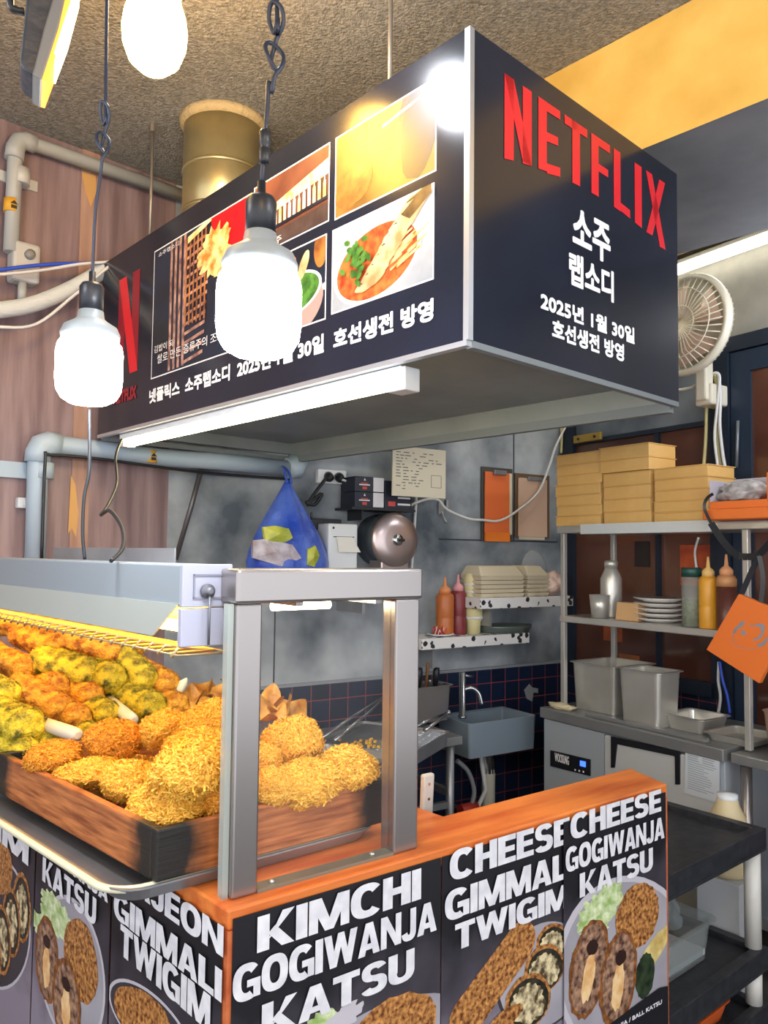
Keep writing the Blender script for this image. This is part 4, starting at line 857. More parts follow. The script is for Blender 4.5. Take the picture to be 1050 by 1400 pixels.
ft = thing('fritter_tray', 'steel tray under the wrinkled brown fritters', 'tray', Fr(Vector((-.6, 2.2, 1.0)), CF.x)); pan(MB(), .36, .26, .1, .03).build('pan', steel_d, ft)

# ------------------------------------------------------------------ guard frame on the counter corner
gf = thing('guard_frame', 'brushed steel food guard frame with two posts on the counter corner', 'food guard', CF.subl(0, 0, 1.0))
gy = .03; pw = .046
h1 = CF.hit(316, 1240, gy)[0]; h1b = CF.hit(356, 1235, gy)[0]; h2 = CF.hit(538, 1180, gy)[0]; h2b = CF.hit(571, 1175, gy)[0]; h3 = CF.hit(579, 800, gy-.006)[0]; hz1 = CF.hit(335, 778, gy-.006)[1]-1; hz0 = CF.hit(345, 826, gy-.006)[1]-1
MB().box(h1, h1+.05, gy, gy+pw, 0, hz0).build('post', steel, gf, .004); MB().box(h2, h2b, gy, gy+pw, 0, hz0).build('post', steel, gf, .004)
MB().box(h1-.004, h3, gy-.006, gy+pw+.02, hz0, hz1).build('header', steel, gf, .006)
MB().box(h1+.05, h2, gy, gy+.03, 0, .006).build('base_rail', M('rail_steel', '#8d8d80', .45, .6), gf)
bl = MB()
for u in (.12, .86): bl.lathe([(.006, .006), (.006, .009), (.003, .011)], (h1+.05+(h2-h1-.05)*u, gy+.015, 0), n=12)
bl.build('bolt', M('bolt_steel', '#c9c9c4', .3, .8), gf)
MB().box(h1+.05, h2, gy+.016, gy+.02, .006, hz0).build('glass_pane', GL('clear_acrylic', '#ffffff', .012), gf)
MB().box(h1-.012, h1-.001, gy+.012, gy+.03, 0, hz0).build('acrylic_strip', GL('acrylic_edge', '#dfe6e2', .35, .2), gf)
sl = thing('strip_light', 'short glowing strip light behind the top bar of the steel guard frame', 'light', CF.subl(CF.hit(372, 829, .2)[0], .2, 0)); zz = CF.hit(372, 829, .2)[1]; sl.location.z = zz
xx = CF.hit(450, 829, .2)[0]-CF.hit(372, 829, .2)[0]
MB().tube([(0, 0, 0), (xx, 0, 0)], .009, 10).build('tube', M('strip_glow', '#fff0bd', .4, emit=14), sl); MB().box(-.01, xx+.01, -.02, .02, .008, .03).build('batten', steel, sl)
hb2 = MB().box(-.03, -.015, -.15, .02, .01, .03); hb2.box(xx+.015, xx+.03, -.15, .02, .01, .03); hb2.build('bracket', steel, sl)

# ------------------------------------------------------------------ heat lamp housing over the rolls
gm = M('warmer_grey', '#94a0a8', .4, .25); gm2 = M('warmer_end', '#a9abbd', .42, .2); wirem = M('guard_wire', '#b09c78', .35, .5)
W0 = aty(249, 772, 1.37); HFx = Fr(W0-Vector(cv)*-1.0*0, (-cv.x, -cv.y)); HF = Fr(W0+cv*1.5, (-cv.x, -cv.y))
hl = thing('heat_lamp', 'long grey food warming lamp over the fried rolls', 'heat lamp', HF); X1_ = 1.5
we = CF.x; dxw = HF.x.dot(we); dyw = HF.y.dot(we); Lw = (Fr(W0, we).hit(317, 780)[0])
ex, ey = dxw*Lw, dyw*Lw
zt = 0; zm = HF.hit(248, 831)[1]; zl = HF.hit(249, 886)[1]
def slab(z0, z1, xs, xe, ins=0): return MB().hexa([(xs, 0, z0), (xe, 0, z0), (xe+ex, ey, z0), (xs+ex, ey, z0)], [(xs, 0, z1), (xe, 0, z1), (xe+ex, ey, z1), (xs+ex, ey, z1)])
slab(zm, zt, 0, X1_-.004).build('housing', gm, hl, .003)
s_ = slab(zm+.0, zt+.001, X1_-.004, X1_+.004); s_.build('end_plate', gm2, hl, .002)
EF = HF.subl(X1_+.004, 0, 0); en = Fr(EF.o, we)
def toHL(mb, fr): mb.v = [HF.L(fr.W(*v)) for v in mb.v]; return mb
rc = MB(); a_ = (Lw*.2, Lw*.86, zm*.8, zm*.22); y0 = -.0015
for q in ((a_[0], a_[1], a_[2], a_[2]+.003), (a_[0], a_[1], a_[3]-.003, a_[3]), (a_[0], a_[0]+.003, a_[2], a_[3]), (a_[1]-.003, a_[1], a_[2], a_[3])): rc.box(q[0], q[1], y0-.002, .001, q[2], q[3])
toHL(rc, en).build('recess', M('recess_grey', '#7f8290', .4), hl)
kn = MB(); kn.lathe([(.013, 0), (.013, .008), (.007, .009), (.007, .018), (.003, .019)], (Lw*.47, -.001, zm*.62), (0, -1, 0), 16); kn.tube([(Lw*.47, -.014, zm*.62), (Lw*.47, -.014, zl+.004)], .0025)
toHL(kn, en).build('toggle', M('toggle_grey', '#6e7078', .4, .4), hl)
lo_ = slab(zl, zm-.002, X1_-.012, X1_+.002); lo_.build('end_bracket', gm2, hl, .002)
fz = HF.hit(100, 850)[1]
xq = HF.hit(208, 876, .0)[0]
MB().hexa([(0, .0, zl+.012), (xq, .0, zl+.012), (xq, .003, zl+.012), (0, .003, zl+.012)], [(0, -.003, zm+.006), (X1_-.006, -.003, zm+.006), (X1_-.006, -.0005, zm+.006), (0, -.0005, zm+.006)]).build('shade_flap', M('flap_grey', '#b4bcb6', .4, .2), hl)
refl = MB().hexa([(0, ey*.9, zl+.012), (X1_-.02, ey*.9, zl+.012), (X1_-.02, ey*.9+.003, zl+.012), (0, ey*.9+.003, zl+.012)], [(0, ey*.75, zm-.002), (X1_-.02, ey*.75, zm-.002), (X1_-.02, ey*.75+.003, zm-.002), (0, ey*.75+.003, zm-.002)]); refl.build('reflector', M('reflector', '#f2ead2', .3, .4), hl)
MB().tube([(.05, ey*.45, zl+.03), (X1_-.03, ey*.45, zl+.03)], .011, 10).build('heating_tube', M('heat_glow', '#ffb83a', .4, emit=HEAT), hl)
wg = MB(); zz = zl-.014; pts = []; n = 26
for i in range(n):
    x = X1_-.01-i*.05; pts += [(x, .002, zz+.012), (x-.008, -.006, zz-.004), (x-.025, .0, zz), (x-.02, ey*.9, zz), (x-.034, ey*.97, zz-.002), (x-.045, ey*.9, zz)]
wg.tube(pts, .003, 6); wg.tube([(0, -.003, zz), (X1_+.0, -.003, zz), (X1_+ex, ey-.003, zz)], .0022, 6); wg.tube([(0, ey, zz), (X1_, ey, zz)], .0022, 6); wg.build('wire_guard', wirem, hl)
fo = MB(); fo.tube([(X1_-.1, ey*.7, 0), (X1_-.1, ey*.7, ZC-HF.o.z)], .002); 
# narrow steel angle on top, seen behind the front edge
xa_ = HF.hit(75, 760, .1)[0]; xb_ = HF.hit(241, 760, .1)[0]
MB().box(max(xa_, .02), xb_, ey+.0, ey+.004, 0, .03).build('rear_flange', steel_d, hl)
# ------------------------------------------------------------------ kitchen: along the concrete wall
def wf(px, py, off=0): return WF.sub(px, py, off)
plug_k = M('black_plastic', '#1b1d22', .4); white_pl = M('white_plastic_case', '#d9dde0', .4); crome = M('chrome', '#c3c6c9', .18, .95)
# blue bag of groceries hanging under the pipe
bagm = M('blue_bag', '#2746ae', .28, col2='#5572c8', scale=7, detail=6, bump=(22, 1.0, 6))
f = wf(398, 778, -.16); t = thing('plastic_bag', 'blue plastic bag with yellow packets showing, hanging under the pipe elbow', 'bag', f)
hx = [f.hit(x, 778)[0] for x in (340, 450)]; zt_ = f.hit(395, 655)[1]; xt = f.hit(393, 655)[0]
prof = [(0, .02), (.05, 1.0), (.22, 1.02), (.4, .86), (.58, .62), (.72, .42), (.84, .25), (.93, .12), (1.0, .05)]
mb = MB(); n = 40; vs = []; xc0 = sum(hx)/2; hw_ = (hx[1]-hx[0])/2
zlo = f.hit(395, 800)[1]
for i, (u, rr_) in enumerate(prof):
    for j in range(n):
        a = 2*math.pi*j/n; wv = 1+.09*noise.noise(Vector((math.cos(a)*2, math.sin(a)*2, u*2)))+.05*math.sin(a*9+u*3)*(u**.7)
        vs.append((xc0+(xt-xc0)*u**1.2+math.cos(a)*hw_*rr_*wv, .0+math.sin(a)*.13*rr_*wv, zlo+(zt_-zlo)*u))
mb.add(vs, [(i*n+j, i*n+(j+1) % n, (i+1)*n+(j+1) % n, (i+1)*n+j) for i in range(len(prof)-1) for j in range(n)]+[tuple(range(n-1, -1, -1)), tuple((len(prof)-1)*n+j for j in range(n))], 0, True)
mb.build('bag', bagm, t, subsurf=1)
pk = M('yellow_packet', '#c9c94a', .45, col2='#8e9a3a', scale=14); pw_ = M('pale_packet', '#b9b6c4', .45, col2='#8d7f86', scale=20)
def patch(pts, m, nm):
    q = [f.hit(x, y, -.122) for x, y in pts]; m_ = MB(); k = len(q); cxx = sum(a for a, b in q)/k; czz = sum(b for a, b in q)/k
    bw = lambda x, z: -.128+.9*(x-xc0)**2
    m_.add([(x, bw(x, z), z) for x, z in q]+[(cxx, bw(cxx, czz)-.012, czz)]+[(x, bw(x, z)+.02, z) for x, z in q], [(i, (i+1) % k, k) for i in range(k)]+[(k+1+i, k+1+(i+1) % k, (i+1) % k, i) for i in range(k)]); m_.build(nm, m, t)
c6_ = lambda x, y: (320+x*.3048, 580+y*.3048)
patch([c6_(*p) for p in ((140, 460), (190, 455), (245, 468), (262, 510), (230, 530), (150, 525))], pk, 'packet'); patch([c6_(*p) for p in ((330, 560), (365, 545), (385, 590), (360, 640), (325, 630))], pk, 'packet')
patch([c6_(*p) for p in ((100, 520), (150, 515), (260, 540), (300, 600), (220, 640), (100, 600))], pw_, 'packet')
lo2 = MB().tube(smooth_path([(xt-.01, -.02, zt_-.02), (xt-.012, .01, zt_+.04), (xt, .05, zt_+.06), (xt+.012, .01, zt_+.03), (xt+.01, -.02, zt_-.02)], 5), .006); lo2.build('handle_loop', bagm, t)
# receipt printer on a wall shelf
f = wf(467, 782, -.2); shelf_y = f
sh = thing('wall_shelf', 'narrow grey wall shelf behind the steel guard frame bar', 'shelf', Fr(wf(455, 800, 0).o, WF.x)); xl, xr = -.18, .3
MB().box(xl+.13, xr-.1, -.3, 0, -.015, 0).build('board', steel_d, sh); MB().box(.02, .035, -.25, 0, -.12, -.015).build('bracket', steel_d, sh)
f = Fr(wf(466, 782, -.2).o, WF.x); f.o.z = sh.location.z
t = thing('receipt_printer', 'white receipt printer with a paper strip, beside the blue bag', 'printer', f)
xa = f.hit(449, 750)[0]; xb = f.hit(489, 750)[0]; zt_ = f.hit(467, 716)[1]
MB().box(xa, xb, 0, .12, .0, zt_).build('case', white_pl, t, .008)
zs = f.hit(467, 734)[1]; MB().box(xa+.025, xb-.02, -.002, .01, zs-.002, zs+.002).build('slot', plug_k, t); MB().box(xa+.02, xa+.03, -.001, .01, zt_-.025, zt_-.015).build('lamp_dot', plug_k, t)
MB().hexa([(xa+.045, -.018, zs-.07), (xb+.005, -.02, zs-.07), (xb+.005, -.019, zs-.07), (xa+.045, -.017, zs-.07)], [(xa+.04, -.002, zs), (xb-.03, -.002, zs), (xb-.03, -.001, zs), (xa+.04, -.001, zs)]).build('paper_strip', paper_edge, t)
# dark router behind the printer
f = wf(430, 710, -.004); tag(MB().box(-.08, .1, -.09, 0, -.05, .0).box(-.06, -.05, -.08, -.07, 0, .03).build('router_box', plug_k, fr=f, bevel=.006), 'small black box fixed to the wall behind the receipt printer', 'box')
# jumbo paper dispenser
f = wf(530, 738, -.16); t = thing('paper_dispenser', 'big round steel jumbo paper roll dispenser on the concrete wall', 'dispenser', f)
R_ = (f.hit(569, 738)[0]-f.hit(507, 738)[0])/2*.98; xc = (f.hit(569, 738)[0]+f.hit(507, 738)[0])/2
dsm = M('dispenser_steel', '#b9a6a4', .28, .85, col2='#c5b6b2', scale=3)
MB().lathe([(R_, -.155), (R_, -.004)], (xc, 0, 0), (0, -1, 0), 48).build('drum', M('dispenser_drum', '#5b646c', .35, .6), t)
MB().lathe([(R_+.004, -.006), (R_+.005, .01), (R_-.008, .022), (R_*.5, .03), (0, .032)], (xc, 0, 0), (0, -1, 0), 48).build('cover', dsm, t)
MB().box(xc-R_*.62, xc+R_*.62, -.012, .1, -R_*1.22, -R_*.7).build('outlet', dsm, t, .008)
MB().lathe([(.028, 0), (.028, .01), (.01, .012)], (xc, -.03, 0), (0, -1, 0), 20).build('hub', crome, t); MB().box(xc-.006, xc+.032, -.05, -.038, -.008, .006).build('key', plug_k, t, .002)
# double socket with plugs
f = wf(452, 653, -.001); t = thing('power_socket', 'white double wall socket with black plugs', 'socket', f); xa = f.hit(431, 653)[0]; xb = f.hit(470, 653)[0]; za = f.hit(452, 662)[1]; zb_ = f.hit(452, 643)[1]
MB().box(xa, xb, -.03, 0, za, zb_).build('plate', white_pl, t, .005)
for u in (.35, .72):
    x = xa+(xb-xa)*u; q = MB().lathe([(.024, 0), (.022, .03), (.012, .04), (.006, .05)], (x, -.03, (za+zb_)/2), (-.3, -1, -.3), 14); q.build('plug', plug_k, t)
lx = [(445, 655), (432, 672), (420, 690), (427, 684), (440, 675), (430, 690), (418, 686)]
cable('thick black cable bundle hanging below the left plug', [WF.pt(x, y, -.09) for x, y in lx], .009, cable_k)
cable('short white cable leaving the right plug', [WF.pt(x, y, -.07) for x, y in ((465, 655), (478, 660), (488, 671))], .006, cable_w)
# boxes of stock on a small shelf above the dispenser
f = wf(485, 693, -.16); x1_ = f.hit(525, 690)[0]; x2_ = f.hit(562, 690)[0]; zt_ = f.hit(505, 652)[1]; zm_ = f.hit(505, 673)[1]; navyb = M('navy_carton', '#1b2030', .45); red_p = M('carton_red', '#c4463e', .5); wp_ = M('carton_white', '#d6d4d8', .55)
sh2 = thing('wall_shelf', 'thin dark wall shelf carrying the black cartons above the paper dispenser', 'shelf', f); MB().box(-.02, x2_+.02, -.01, .16, -.012, 0).build('board', plug_k, sh2); MB().box(.05, .06, .02, .16, -.06, -.012).build('bracket', plug_k, sh2)
for z0_, z1_, lab in ((0, zm_, 'small black carton with a white tag, lower of two beside the order sheet'), (zm_+.001, zt_, 'small black carton with a white tag, upper of two beside the order sheet')):
    t = thing('carton', lab, 'box', f.subl(0, 0, z0_), 'black cartons on the shelf'); h_ = z1_-z0_
    MB().box(0, x1_, 0, .14, 0, h_).build('box', navyb, t, .002); MB().box(x1_*.62, x1_*.98, -.002, 0, h_*.04, h_*.98).build('white_tag', wp_, t)
    q = MB(); q.box(x1_*.14, x1_*.5, -.002, 0, h_*.42, h_*.5, 0).box(x1_*.2, x1_*.44, -.002, 0, h_*.54, h_*.6, 1).box(x1_*.25, x1_*.4, -.002, 0, h_*.16, h_*.34, 1).yprism([(x1_*.29, h_*.74), (x1_*.36, h_*.74), (x1_*.325, h_*.9)], -.002, 0, 0)
    q.build('printed_marks', [wp_, red_p], t)
t = thing('carton', 'wide black carton with red and white print behind the order sheet', 'box', f.subl(x1_+.004, 0, 0), 'black cartons on the shelf'); w_ = x2_-x1_; MB().box(0, w_, 0, .14, 0, zt_*.92).build('box', navyb, t, .002)
q = MB().box(.02, .06, -.002, 0, .012, .035, 1)
for z in (.018, .05, .07): q.box(.075, w_-.01, -.002, 0, z, z+.009, 0)
q.build('printed_marks', [wp_, red_p], t)
# order sheet board
f = wf(573, 645, -.22); q = [f.hit(x, y) for x, y in ((537, 608), (536, 675), (609, 684), (610, 617))]; sheetm = M('order_sheet', '#d3cbb4', .6)
t = thing('order_sheet', 'white sheet with handwritten lines fixed up beside the hood', 'notice', f); x0_, x1_ = q[0][0], q[2][0]; z0_, z1_ = (q[1][1]+q[2][1])/2, (q[0][1]+q[3][1])/2
MB().box(x0_, x1_, 0, .006, z0_, z1_).build('sheet', sheetm, t); ink = M('pen_ink', '#5b5a58', .6); q = MB(); rn = random.Random(5)
for k in range(13):
    z = z1_-.03-k*(z1_-z0_-.05)/13; x = x0_+.02
    while x < x0_+(x1_-x0_)*(.5 if k > 4 else .85):
        l_ = rn.uniform(.01, .035)
        if rn.random() < .8 and not (k > 4 and rn.random() < .2): q.box(x, x+l_, -.001, 0, z, z+.004)
        x += l_+rn.uniform(.006, .02)
q.build('handwriting', ink, t); q = MB(); xs, zs = x0_+(x1_-x0_)*.72, z0_+.05
for a in (0, .06): q.box(xs, xs+.06, -.001, 0, zs+a, zs+a+.002); q.box(xs+a, xs+a+.002, -.001, 0, zs, zs+.06)
q.build('sketched_square', ink, t); MB().tube([(x0_+(x1_-x0_)*.2, .01, z1_-.01), (x0_+(x1_-x0_)*.2, .19, z1_-.0)], .006).build('stand_off', plug_k, t)
cable('white cable sagging across the concrete wall past the orange clipboard', [WF.pt(x, y, -.06) for x, y in ((555, 694), (578, 684), (598, 683), (612, 697), (640, 709), (660, 711), (682, 712), (705, 700), (735, 674), (750, 640), (760, 610), (775, 580))], .007, cable_w)
cable('thin white cable running straight down beside the paper dispenser', [WF.pt(x, y, -.02) for x, y in ((569, 680), (566, 730), (562, 790), (560, 850))], .008, cable_w)
f = wf(602, 695, -.001); t = thing('wall_hook', 'small steel hook with clips under the order sheet', 'hook', f); MB().box(-.02, .015, -.012, 0, -.03, .05).build('plate', steel_d, t); MB().tube(smooth_path([(0, -.012, -.02), (0, -.03, -.05), (.01, -.04, -.075), (.015, -.02, -.07)], 4), .006).build('hook', steel_d, t); MB().box(.02, .04, -.03, 0, .0, .045).build('clip', steel_d, t, .003)
# two clipboards
def clipboard(px0, px1, pyt, pyb, label, papers, boardm):
    f = wf(px0, pyb, -.012); x1_ = f.hit(px1, pyb)[0]; zt_ = (f.hit(px0, pyt)[1]+f.hit(px1, pyt+6)[1])/2; t = thing('clipboard', label, 'clipboard', f)
    MB().box(-.015, x1_+.03, 0, .008, .0, zt_+.015).build('board', boardm, t); n_ = len(papers)
    for k, (m_, a, b, c, d) in enumerate(papers): MB().box(a*x1_, b*x1_, -.006*(k+1), -.006*k-.001, c*zt_, d*zt_).build('paper', m_, t)
    MB().box(x1_*.3, x1_*.8, -.006*n_-.012, 0, zt_*.93, zt_*.995).build('clip', steel_d, t, .003)
orp = M('orange_paper', '#e2703a', .5); pkp = M('beige_paper', '#cfae97', .6); whp = M('cream_paper', '#d8cdb2', .6)
clipboard(661, 695, 640, 740, 'clipboard with a bright orange sheet on the concrete wall', [(whp, .1, 1.12, .1, .97), (orp, 0, .98, 0, .97), (M('orange_paper_low', '#ec7f2c', .5), 0, .98, .0, .13)], M('clipboard_dark', '#4a4640', .6))
clipboard(707, 746, 649, 735, 'clipboard with worn beige sheets, right of the orange one', [(whp, .06, .94, -.03, .97), (pkp, 0, 1.0, .02, .96)], M('clipboard_brown', '#6b5238', .6))
# lower wall shelf wrapped in printed white paper
def wrapped():
    m = bpy.data.materials.new('printed_wrap'); m.use_nodes = True; nt = m.node_tree; b = nt.nodes['Principled BSDF']; b.inputs['Roughness'].default_value = .5
    tc = nt.nodes.new('ShaderNodeTexCoord'); v = nt.nodes.new('ShaderNodeTexVoronoi'); v.inputs['Scale'].default_value = 24; n = nt.nodes.new('ShaderNodeTexNoise'); n.inputs['Scale'].default_value = 60
    mx = nt.nodes.new('ShaderNodeMath'); mx.operation = 'MULTIPLY_ADD'; mx.inputs[1].default_value = .35; nt.links.new(tc.outputs['Object'], v.inputs[0]); nt.links.new(tc.outputs['Object'], n.inputs[0]); nt.links.new(n.outputs[0], mx.inputs[0]); nt.links.new(v.outputs['Distance'], mx.inputs[2])
    r = nt.nodes.new('ShaderNodeValToRGB'); r.color_ramp.interpolation = 'CONSTANT'; r.color_ramp.elements[0].color = lin('#23252c'); r.color_ramp.elements[1].position = .5; r.color_ramp.elements[1].color = lin('#d9d8d6'); nt.links.new(mx.outputs[0], r.inputs[0]); nt.links.new(r.outputs[0], b.inputs['Base Color']); return m
wrapm = wrapped(); dep_l = .22
f = wf(577, 872, -dep_l); x1_ = f.hit(724, 862, 0)[0]; LZ = (f.hit(580, 873)[1]+f.hit(722, 866)[1])/2; zlo = (f.hit(580, 888)[1]+f.hit(722, 880)[1])/2
LS = f.subl(0, 0, LZ); t = thing('wall_shelf', 'lower wall shelf wrapped in white printed paper', 'shelf', LS); MB().box(0, x1_, 0, dep_l, zlo-LZ, 0).build('board', wrapm, t, .003); MB().box(.1, .115, .05, dep_l, zlo-LZ-.1, zlo-LZ).build('bracket', steel_d, t)
dep_u = .26; f = wf(657, 815, -dep_u); x1u = f.hit(762, 815, 0)[0]; UZ = (f.hit(660, 816)[1]+f.hit(760, 817)[1])/2
US = f.subl(0, 0, UZ); t = thing('wall_shelf', 'upper wall shelf wrapped in white printed paper under the foam boxes', 'shelf', US); MB().box(0, x1u+.12, 0, dep_u-.002, -.055, 0).build('board', wrapm, t, .003); MB().box(.1, .115, .05, dep_u-.002, -.15, -.055).build('bracket', steel_d, t)
# sauce bottles
def sauce(fr, px, pyt, wpx, m, mcap, label, off, tall=1, group='sauce bottles', tip=None, fill=None):
    """squeeze bottle standing on the plane z=0 of fr"""
    x = fr.hit(px, 860, off)[0]; s_ = (fr.hit(px+wpx/2, 860, off)[0]-fr.hit(px-wpx/2, 860, off)[0])/2; zt_ = fr.hit(px, pyt, off)[1]
    t = thing('sauce_bottle', label, 'sauce bottle', fr.subl(x, off, 0), group); h = zt_; b = h*.72
    if fill: MB().lathe([(s_*.97, 0), (s_, .006), (s_, b*fill)], n=20).build('sauce', m, t); MB().lathe([(s_, b*fill), (s_, b*.93), (s_*.8, b)], n=20).build('bottle', M('empty_bottle', '#c08a5a', .4), t)
    else: MB().lathe([(s_*.96, 0), (s_, .006), (s_, b*.4), (s_*.97, b*.42), (s_, b*.44), (s_, b*.93), (s_*.8, b)], n=20).build('bottle', m, t)
    MB().lathe([(s_*.66, b), (s_*.66, b+h*.07), (s_*.5, b+h*.1), (s_*.22, b+h*.13), (s_*.1, h)], n=16).build('nozzle_cap', mcap, t)
    return t
or_s = M('orange_sauce', '#b5652f', .4, sss=.05); rd_s = M('red_sauce', '#7e2f33', .4); crm = M('peach_cap', '#d6a68c', .5)
sauce(LS, 608, 789, 20, or_s, M('orange_cap', '#d98a55', .5), 'orange sauce squeeze bottle on the lower wall shelf', .1)
sauce(LS, 626, 785, 18, rd_s, M('pink_cap', '#d9969a', .5), 'dark red sauce squeeze bottle on the lower wall shelf', .12)
x = LS.hit(647, 860, .1)[0]; zt_ = LS.hit(647, 784, .1)[1]; s_ = (LS.hit(658, 860, .1)[0]-LS.hit(638, 860, .1)[0])/2
t = thing('cream_bottle', 'pale yellow bottle bound with clear film, beside the foam boxes', 'bottle', LS.subl(x, .1, 0)); pym = M('pale_yellow_plastic', '#d8cf9c', .4)
MB().lathe([(s_*.75, 0), (s_*.8, zt_*.2), (s_*.98, zt_*.25), (s_, zt_*.7), (s_*1.02, zt_*.72), (s_, zt_*.95), (s_*.8, zt_)], n=20).build('bottle', pym, t)
q = MB(); [q.lathe([(s_*1.0, z), (s_*1.05, z+.006), (s_*1.0, z+.012)], n=20) for z in (zt_*.25, zt_*.68, zt_*.8)]; q.build('film_band', white_pl, t)
f = LS; x = LS.hit(603, 870, .07)[0]; t = thing('topping_plate', 'white dish of red and white garnish on the left end of the lower shelf', 'plate', LS.subl(x, .075, 0)); MB().lathe([(.03, 0), (.05, .004), (.072, .012), (.07, .014), (.03, .006), (0, .006)], n=28).build('plate', white_pl, t)
q = MB(); rn = random.Random(2)
for k in range(26): a = rn.random()*6.3; rr_ = rn.uniform(0, .035); q.tube([(rr_*math.cos(a)-.01, rr_*math.sin(a), .008), (rr_*math.cos(a), rr_*math.sin(a), .03+rn.random()*.02), (rr_*math.cos(a)+.012, rr_*math.sin(a), .012)], .003, 5, k % 2)
o = q.build('garnish', [M('garnish_red', '#c9402c', .5), M('garnish_white', '#ddd0c8', .5)], t); o['kind'] = 'stuff'
x = LS.hit(690, 862, .11)[0]; rr_ = (LS.hit(723, 862, .11)[0]-LS.hit(655, 862, .11)[0])/2; t = thing('round_pan', 'round dark steel pan on the lower wall shelf', 'pan', LS.subl(x, .11, 0)); rr_ = min(rr_, .17)
MB().lathe([(rr_*.9, 0), (rr_, .03), (rr_*1.02, .036), (rr_*.98, .036), (rr_*.88, .01), (0, .008)], n=36, sy=.62).build('pan', M('pan_grey_green', '#77827c', .35, .5), t)
# foam clamshell stacks: every stacked box is one thing
foam = M('foam', '#cfc3a8', .7); 
def clam(fr, x, y, w_, d_, z, label, top=False):
    t = thing('takeout_box', label, 'takeout box', fr.subl(x, y, z), 'stacked foam takeout boxes')
    q = MB().hexa([(.008, .008, 0), (w_-.008, .008, 0), (w_-.008, d_-.008, 0), (.008, d_-.008, 0)], [(0, 0, .02), (w_, 0, .02), (w_, d_, .02), (0, d_, .02)])
    q.build('base', foam, t, .003)
    if top: MB().hexa([(0, 0, .0205), (w_, 0, .0205), (w_, d_, .0205), (0, d_, .0205)], [(.025, .05, .075), (w_-.025, .05, .075), (w_-.025, d_-.02, .075), (.025, d_-.02, .075)]).build('lid', foam, t, .006)
    return t
stacks = [(658, 718, .03, 5), (722, 752, .03, 5)]
for si, (p0, p1_, y_, n_) in enumerate(stacks):
    xa = US.hit(p0, 815, y_)[0]; xb = US.hit(p1_, 815, y_)[0]; nm = ('left', 'right')[si]; first = None
    for k in range(n_):
        lab = f'foam takeout box in the {nm} stack on the upper shelf, '+('lowest', 'second from the bottom', 'middle one', 'second from the top', 'topmost with its domed lid')[k]
        clam(US, xa, y_, xb-xa, .18, k*.022, lab, k == n_-1)
f = US; x = US.hit(737, 820, .12)[0]; t = thing('clear_dome_lid', 'clear round plastic lid leaning behind the foam boxes', 'lid', US.subl(US.hit(730, 820, .22)[0], .222, .125)); rr_ = .125
MB().lathe([(rr_, 0), (rr_*.98, .012), (rr_*.7, .022), (0, .026)], (0, 0, 0), (.25, -1, .1), 36).build('dome', GL('clear_plastic', '#eef1f2', .22, .1), t)
t = thing('wrapped_bundle', 'pinkish bundle in clear plastic at the right end of the upper shelf', 'bundle', US.subl(x1u+.03, .1, 0)); ob = blob(.085, .09, .07, 9, .25, 2.4, 4); ob.v = [(x, y, max(-.062, z)+.062) for x, y, z in ob.v]; ob.build('bundle', M('pink_film', '#cda594', .3, col2='#e1c9bd', scale=20, bump=(30, .5)), t)

# steel draining table against the wall
f = wf(455, 990, -.72); TZ = .77; xa = WF.hit(445, 945, -.1)[0]; 
x0w = WF.L(atz(425, 1010, TZ))[0]; x1w = WF.L(atz(692, 985, TZ))[0]
q = atz(628, 1007, TZ); ql = WF.L(q); TBF = Fr(WF.W(ql[0]-1.15, ql[1], 0), WF.x); tw = 1.15; tdep = -ql[1]-.02
t = thing('steel_table', 'stainless steel work table against the tiled wall', 'table', TBF)
MB().box(0, tw+.02, 0, tdep, TZ-.04, TZ).build('tabletop', steel_d, t, .004); 
for x, y in ((tw-.03, .03), (tw-.03, tdep-.06), (.05, .03), (.05, tdep-.06)): MB().tube([(x, y, 0), (x, y, TZ-.04)], .02, 12).build('leg', steel_d, t)
MB().box(.05, tw-.03, .02, .04, .45, .48).build('stretcher', steel_d, t); MB().box(tw-.045, tw-.02, .03, tdep-.05, .5, .53).build('stretcher', steel_d, t)
def tb_(px, py, z=TZ): return TBF.L(atz(px, py, z))
# draining tray with its wire rack

NFp, RFp = atz(500, 1065, TZ+.06), atz(614, 1000, TZ+.06); DF = Fr(Vector((NFp.x, NFp.y, TZ+.001)), (RFp-NFp).to_2d()); dw, dd = (RFp-NFp).length, .42
dt = thing('draining_tray', 'steel tray with a wire draining rack on the work table', 'tray', DF)
pan(MB(), dw, dd, .058, .02, .003, .006, .004).build('pan', steel_d, dt); rk = MB()
for k in range(1, 56): x = dw*k/56; rk.tube([(x, .01, .052), (x, dd-.01, .052)], .0018, 5)
for y in (.02, dd*.5, dd-.02): rk.tube([(.008, y, .048), (dw-.008, y, .048)], .003, 6)
rk.build('wire_rack', crome, dt); cr = MB(); rn = random.Random(4)
for k in range(60): x, y = rn.gauss(dw*.5, .08), rn.gauss(dd*.5, .06); cr.box(x, x+.01, y, y+.008, .054, .062)
o = cr.build('crumbs', fry, dt); o['kind'] = 'stuff'
pt_ = thing('shallow_pan', 'shallow steel pan on the near end of the draining rack', 'pan', DF.subl(.03, .02, .056)); pan(MB(), .24, .3, .025, .03).build('pan', steel_d, pt_)
fyf = thing('fryer_cabinet', 'steel cabinet under the near end of the draining tray', 'cabinet', Fr(DF.W(.0, .0, -TZ-.001), DF.x)); MB().box(.01, .3, .01, dd, .06, TZ).build('body', steel_d, fyf, .004); MB().box(.03, .28, .03, dd-.02, 0, .06).build('plinth', plug_k, fyf)
